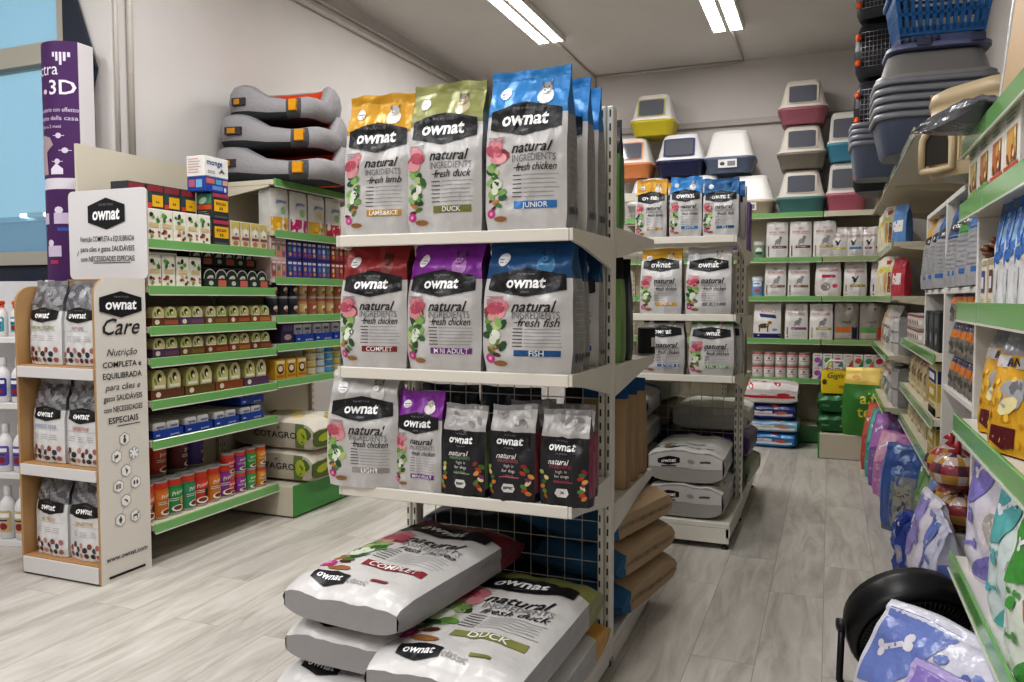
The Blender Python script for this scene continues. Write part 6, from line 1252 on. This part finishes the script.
for s in (-1, 1): MB().lathe([(.02, 0), (.022, .02), (.001, .022)], '202024', 12).build('pivot_knob', 'plastic', o, (s*(fr_ + .02), 0, fz), (0, s*PI/2, 0))

tilt = Matrix.Translation((0, 0, fz)) @ Matrix.Rotation(.42, 4, 'X') @ Matrix.Translation((0, 0, -fz))
for ch in FAN.children:
    if ch.name.split('.')[0] in ('drum','rear_grille','front_grille','motor','blade','rear_shroud'): ch.matrix_basis = tilt

# ================================================================== ON TOP OF THE RIGHT SHELVES
TZ = 2.2015
def nest_tray(w, d, h, c, rim):
    def mk():
        o = thing('litter_tray', None, None); loft(MB(), [(w*.78, d*.74, 0), (w*.82, d*.8, .02), (w*.95, d*.94, h - .012)], .25, c, cap1=False).build('tray_body', 'plastic', o)
        loft(MB(), [(w*.955, d*.945, h - .03), (w, d, h - .028), (w, d, h), (w*.94, d*.92, h), (w*.93, d*.91, h - .02)], .25, rim, cap0=False, cap1=False).build('rim', 'plastic', o); return o
    return mk
for i in range(5): place('nt', nest_tray(.62, .5, .22, '4c5468', '83858c'), 'large grey litter tray nested in the big stack above the shelving, %s from bottom' % ORD[i], 'litter tray', (.51, 5.12, TZ + .046*i), .05, 'nested large grey trays')
for i in range(4): place('nt2', nest_tray(.42, .36, .24, '565e70', '7e828c'), 'smaller grey litter tray nested behind the big stack, %s from bottom' % ORD[i], 'litter tray', (.31, 5.95, TZ + .04*i), .05, 'nested small grey trays')
def lid():
    o = thing('tray_hood', None, None); loft(MB(), [(.6, .48, 0), (.6, .48, .02), (.54, .42, .03), (.48, .36, .14), (.42, .3, .155)], .25, '8e8c8a').build('hood', 'plastic', o); return o
place('lid', lid, 'light grey litter tray hood lying on top of the big nested stack', 'tray hood', (.51, 5.12, TZ + .407), .05)
def carrier_top():
    o = thing('carrier_lid', None, None); loft(MB(), [(.52, .4, 0), (.52, .4, .02), (.5, .38, .025), (.42, .3, .075), (.38, .26, .08)], .25, '6a7090').build('shell', 'plastic', o)
    for k in range(6):
        v = MB(); v.box(-.2 + .035*k, -.185 + .035*k, -.196, -.15, .036, .06, '33384c', .003); v.build('vent', 'plastic', o)
    for x in (-.12, .14): v = MB(); v.box(x, x + .07, -.214, -.19, .005, .05, '3c4258', .004); v.build('clip', 'plastic', o)
    return o
place('ctop', carrier_top, 'blue-grey pet carrier lid lying under the blue basket', 'carrier lid', (.52, 5.10, TZ + .565), .05)
def basket():
    o = thing('shopping_basket', None, None); w0, d0, w1, d1, h = .42, .3, .5, .38, .25; c = '155a94'
    def wall(mbx, p0, p1, q0, q1, n):
        for i in range(n):
            a, b = (i + .0)/n, (i + .55)/n
            L = lambda s, t: tuple(p0[j] + (p1[j] - p0[j])*s + (q0[j] + (q1[j] - q0[j])*s - p0[j] - (p1[j] - p0[j])*s)*t for j in range(3))
            for (s0, s1, t0, t1) in ((a, b, .04, .82), ): mbx.add([L(s0, t0), L(s1, t0), L(s1, t1), L(s0, t1)], [(0,1,2,3)], c)
        for t0, t1 in ((0, .16), (.4, .46), (.72, 1)):
            mbx.add([L(0, t0), L(1, t0), L(1, t1), L(0, t1)], [(0,1,2,3)], c)
    B0 = [(-w0/2,-d0/2,0),(w0/2,-d0/2,0),(w0/2,d0/2,0),(-w0/2,d0/2,0)]; B1 = [(-w1/2,-d1/2,h),(w1/2,-d1/2,h),(w1/2,d1/2,h),(-w1/2,d1/2,h)]
    mb = MB(); mb.add(B0, [(0,1,2,3)], c)
    for i in range(4): wall(mb, B0[i], B0[(i+1) % 4], B1[i], B1[(i+1) % 4], 13 if i % 2 == 0 else 9)
    ob = mb.build('basket_body', 'plastic', o); so = ob.modifiers.new('wall', 'SOLIDIFY'); so.thickness = .005
    loft(MB(), [(w1, d1, h - .02), (w1 + .03, d1 + .03, h - .018), (w1 + .03, d1 + .03, h + .004), (w1 - .01, d1 - .01, h + .004), (w1 - .012, d1 - .012, h - .02)], .12, '1f6aa8', cap0=False, cap1=False).build('rim', 'plastic', o)
    t = MB(); D = Deco(t, lambda x, z, o_: (x, -.186 - o_ - (z - .2)*.12, z), 1, 9); D.text('BAREMCY', 0, .2, .04, 'c8dcec', .004, 0, 1); t.build('lettering', 'card', o)
    for s in (-1, 1): MB().tube([(-w1/2 + .03, s*.02, h), (-w1/2 + .05, s*.1, h + .01), (0, s*.14, h + .012), (w1/2 - .05, s*.1, h + .01), (w1/2 - .03, s*.02, h)], .008, '17507e', 8).build('handle', 'plastic', o)
    return o
place('bask', basket, 'bright blue slotted plastic shopping basket at the top right, on the grey carrier lid', 'basket', (.53, 5.10, TZ + .648), .06)
def carrier():
    o = thing('pet_carrier', None, None); w, d, h = .34, .5, .4
    loft(MB(), [(w*.86, d*.9, 0), (w*.95, d*.97, .04), (w, d, h*.48)], .18, '1d1e24').build('lower_shell', 'plastic', o); loft(MB(), [(w, d, h*.48 + .002), (w*.97, d*.97, h*.75), (w*.8, d*.86, h*.97), (w*.66, d*.76, h)], .18, '26272d').build('upper_shell', 'plastic', o)
    g = MB()
    for i in range(9): x = -.11 + .0275*i; g.tube([(x, -d/2 - .012, .07), (x, -d/2 - .012, h*.8)], .003, '8e8e94', 5)
    for k in range(8): z = .07 + k*.036; g.tube([(-.11, -d/2 - .012, z), (.11, -d/2 - .012, z)], .003, '8e8e94', 5)
    dr = g.build('wire_door', 'chrome', o)
    for x in (-.13, .13):
        for z in (.1, h*.72): l = MB(); l.box(x - .02, x + .02, -d/2 - .035, -d/2 + .01, z - .024, z + .024, 'e0602a', .012); l.build('latch', 'gloss', o)
    MB().tube([(-.1, 0, h - .01), (-.09, 0, h + .02), (.09, 0, h + .02), (.1, 0, h - .01)], .01, '2a2b30', 8).build('carry_handle', 'plastic', o); return o
for i in range(3): place('carr', carrier, 'black pet carrier with wire door and orange latches, %s of the stack by the corner' % ['bottom','middle','top'][i], 'pet carrier', (.34, 6.75 + .03*i, TZ + .43*i), -.2)
for i in range(1): place('carr', None, 'black pet carrier with orange latches standing on the stack, tilted towards the ceiling', 'pet carrier', (.35, 6.8, TZ + .43*3), -.25)
# beige plastic pet house with arched opening
o = thing('pet_house', 'beige ribbed plastic pet house with an arched opening above the white cube bay', 'pet house', (.57, 3.5, 1.8625), QR + .7); hw, hd_, hh = .4, .36, .34; c = 'b3a182'
b = MB(); loft(b, [(hw*.94, hd_*.94, 0), (hw, hd_, .03), (hw, hd_, hh*.62), (hw*1.04, hd_*1.04, hh*.64), (hw*1.04, hd_*1.04, hh*.7), (hw*.98, hd_*.98, hh*.72), (hw*.98, hd_*.98, hh*.82), (hw*1.02, hd_*1.02, hh*.84), (hw*.96, hd_*.96, hh*.95), (hw*.8, hd_*.8, hh)], .3, c)
b.build('shell', 'plastic', o)
rb = MB()
for i in range(14):
    y = -hd_/2 + .06 + i*(hd_ - .12)/13
    for s in (-1, 1): rb.box(s*hw/2 - .004, s*hw/2 + .004, y - .004, y + .004, .04, hh*.6, 'c2b191', .002)
[rb.box(.0 + .022*i, .008 + .022*i, -hd_/2 - .006, -hd_/2 + .004, .05, hh*.58, 'c2b191', .002) for i in range(8)]
rb.build('ribbed_wall', 'plastic', o)
am = MB(); D = Deco(am, lambda x, z, o_: (x, -hd_/2 - .003 - o_, z), 1, 9); arc = [(-.15, .05), (-.03, .05)] + [(-.09 + .06*math.cos(PI*k/10), .13 + .05*math.sin(PI*k/10)) for k in range(11)]; D.poly(arc, '231d18', 0); am.build('opening', 'plastic', o)
MB().tube([(-.16, -hd_/2 - .008, .03)] + [(-.09 - .07*math.cos(PI*k/10), -hd_/2 - .008, .13 + .06*math.sin(PI*k/10)) for k in range(11)] + [(-.02, -hd_/2 - .008, .03), (-.09, -hd_/2 - .008, .025), (-.16, -hd_/2 - .008, .03)], .014, 'c0ae8e', 8).build('opening_rim', 'plastic', o)
tg_ = MB(); tg_.box(-hw/2 - .012, -hw/2 - .008, -.1, .06, hh*.8, hh*1.02, 'd8983a', .001); tg_.build('orange_tag', 'card', o)
# film-wrapped grey cushion and wooden scratching box on the near top shelf
place('gcush', plain_sack('5e6068', .24, .42, .07, 280, None, None, 'pillow', 'film', wr=.014, name='wrapped_cushion', part='cushion'), 'grey cushion in clear film sticking out over the top near shelf', 'cushion', (.47, 2.48, 1.925), .32, rx=lie)
o = place('wbx', lambda: (lambda t: (MB().box(-.02, .02, -.4, .4, 0, .56, 'b3946c', .004).build('board', 'wood', t), MB().box(-.024, .024, .401, .416, 0, .562, 'b8bcc0', .003).build('film_edge', 'film', t), t)[2])(thing('wooden_board', None, None)), 'tall pale wooden board standing on the top near shelf', 'board', (.42, 2.02, 1.8865), .0, None, 0, .1)
# ================================================================== LIGHT AND CAMERA
for x, y, l, P in ((-2.48, 6.2, 1.9, 20), (-.9, 6.5, 1.9, 15), (-2.5, 2.6, 1.9, 38), (-.9, 2.6, 1.9, 30), (-2.5, -.4, 1.9, 42), (-.9, -.4, 1.9, 28)):
    area(x, y, .26, l, P)
area(-4.4, 1.2, .3, 1.9, 36)
w = bpy.data.worlds.new('daylight'); bpy.context.scene.world = w; w.use_nodes = True
bg = w.node_tree.nodes['Background']; bg.inputs['Color'].default_value = lin('9fd4f0'); bg.inputs['Strength'].default_value = .75
cd = bpy.data.cameras.new('camera'); cam = bpy.data.objects.new('camera', cd); C.objects.link(cam)
cd.sensor_width = 36; cd.lens = 790/1024*36; cam.location = (0, 0, 1.4)
cam.rotation_euler = (math.radians(90 - 3.1), 0, math.radians(21.9)); cd.clip_start = .02
sc = bpy.context.scene; sc.camera = cam
sc.view_settings.view_transform = 'Standard'; sc.view_settings.exposure = 0
sc.cycles.use_denoising = True
sc.cycles.max_bounces = 6; sc.cycles.diffuse_bounces = 4; sc.cycles.glossy_bounces = 3; sc.cycles.transparent_max_bounces = 12
sc.cycles.sample_clamp_indirect = 4
try: sc.view_settings.look = 'Medium High Contrast'
except Exception: pass

# repeats without a named group get one: the kind and the place (auto groups)
def zone(o):
    x, y, z_ = o.location
    if x < -3: return 'on the left wall'
    if y > 7: return 'at the back wall'
    if x > .1: return 'on the right wall side'
    return 'on the front shelving' if y < 4 else 'on the second shelving'
PL = {'pet food bag': 'pet food bags', 'pet food sack': 'pet food sacks'}
bk = {}
for o in C.objects:
    if o.parent is None and 'category' in o and 'group' not in o: bk.setdefault((o['category'], zone(o)), []).append(o)
for (c_, z_), l_ in bk.items():
    if len(l_) > 1:
        for o in l_: o['group'] = PL.get(c_, c_ + ('es' if c_.endswith('x') else 's')) + ' ' + z_
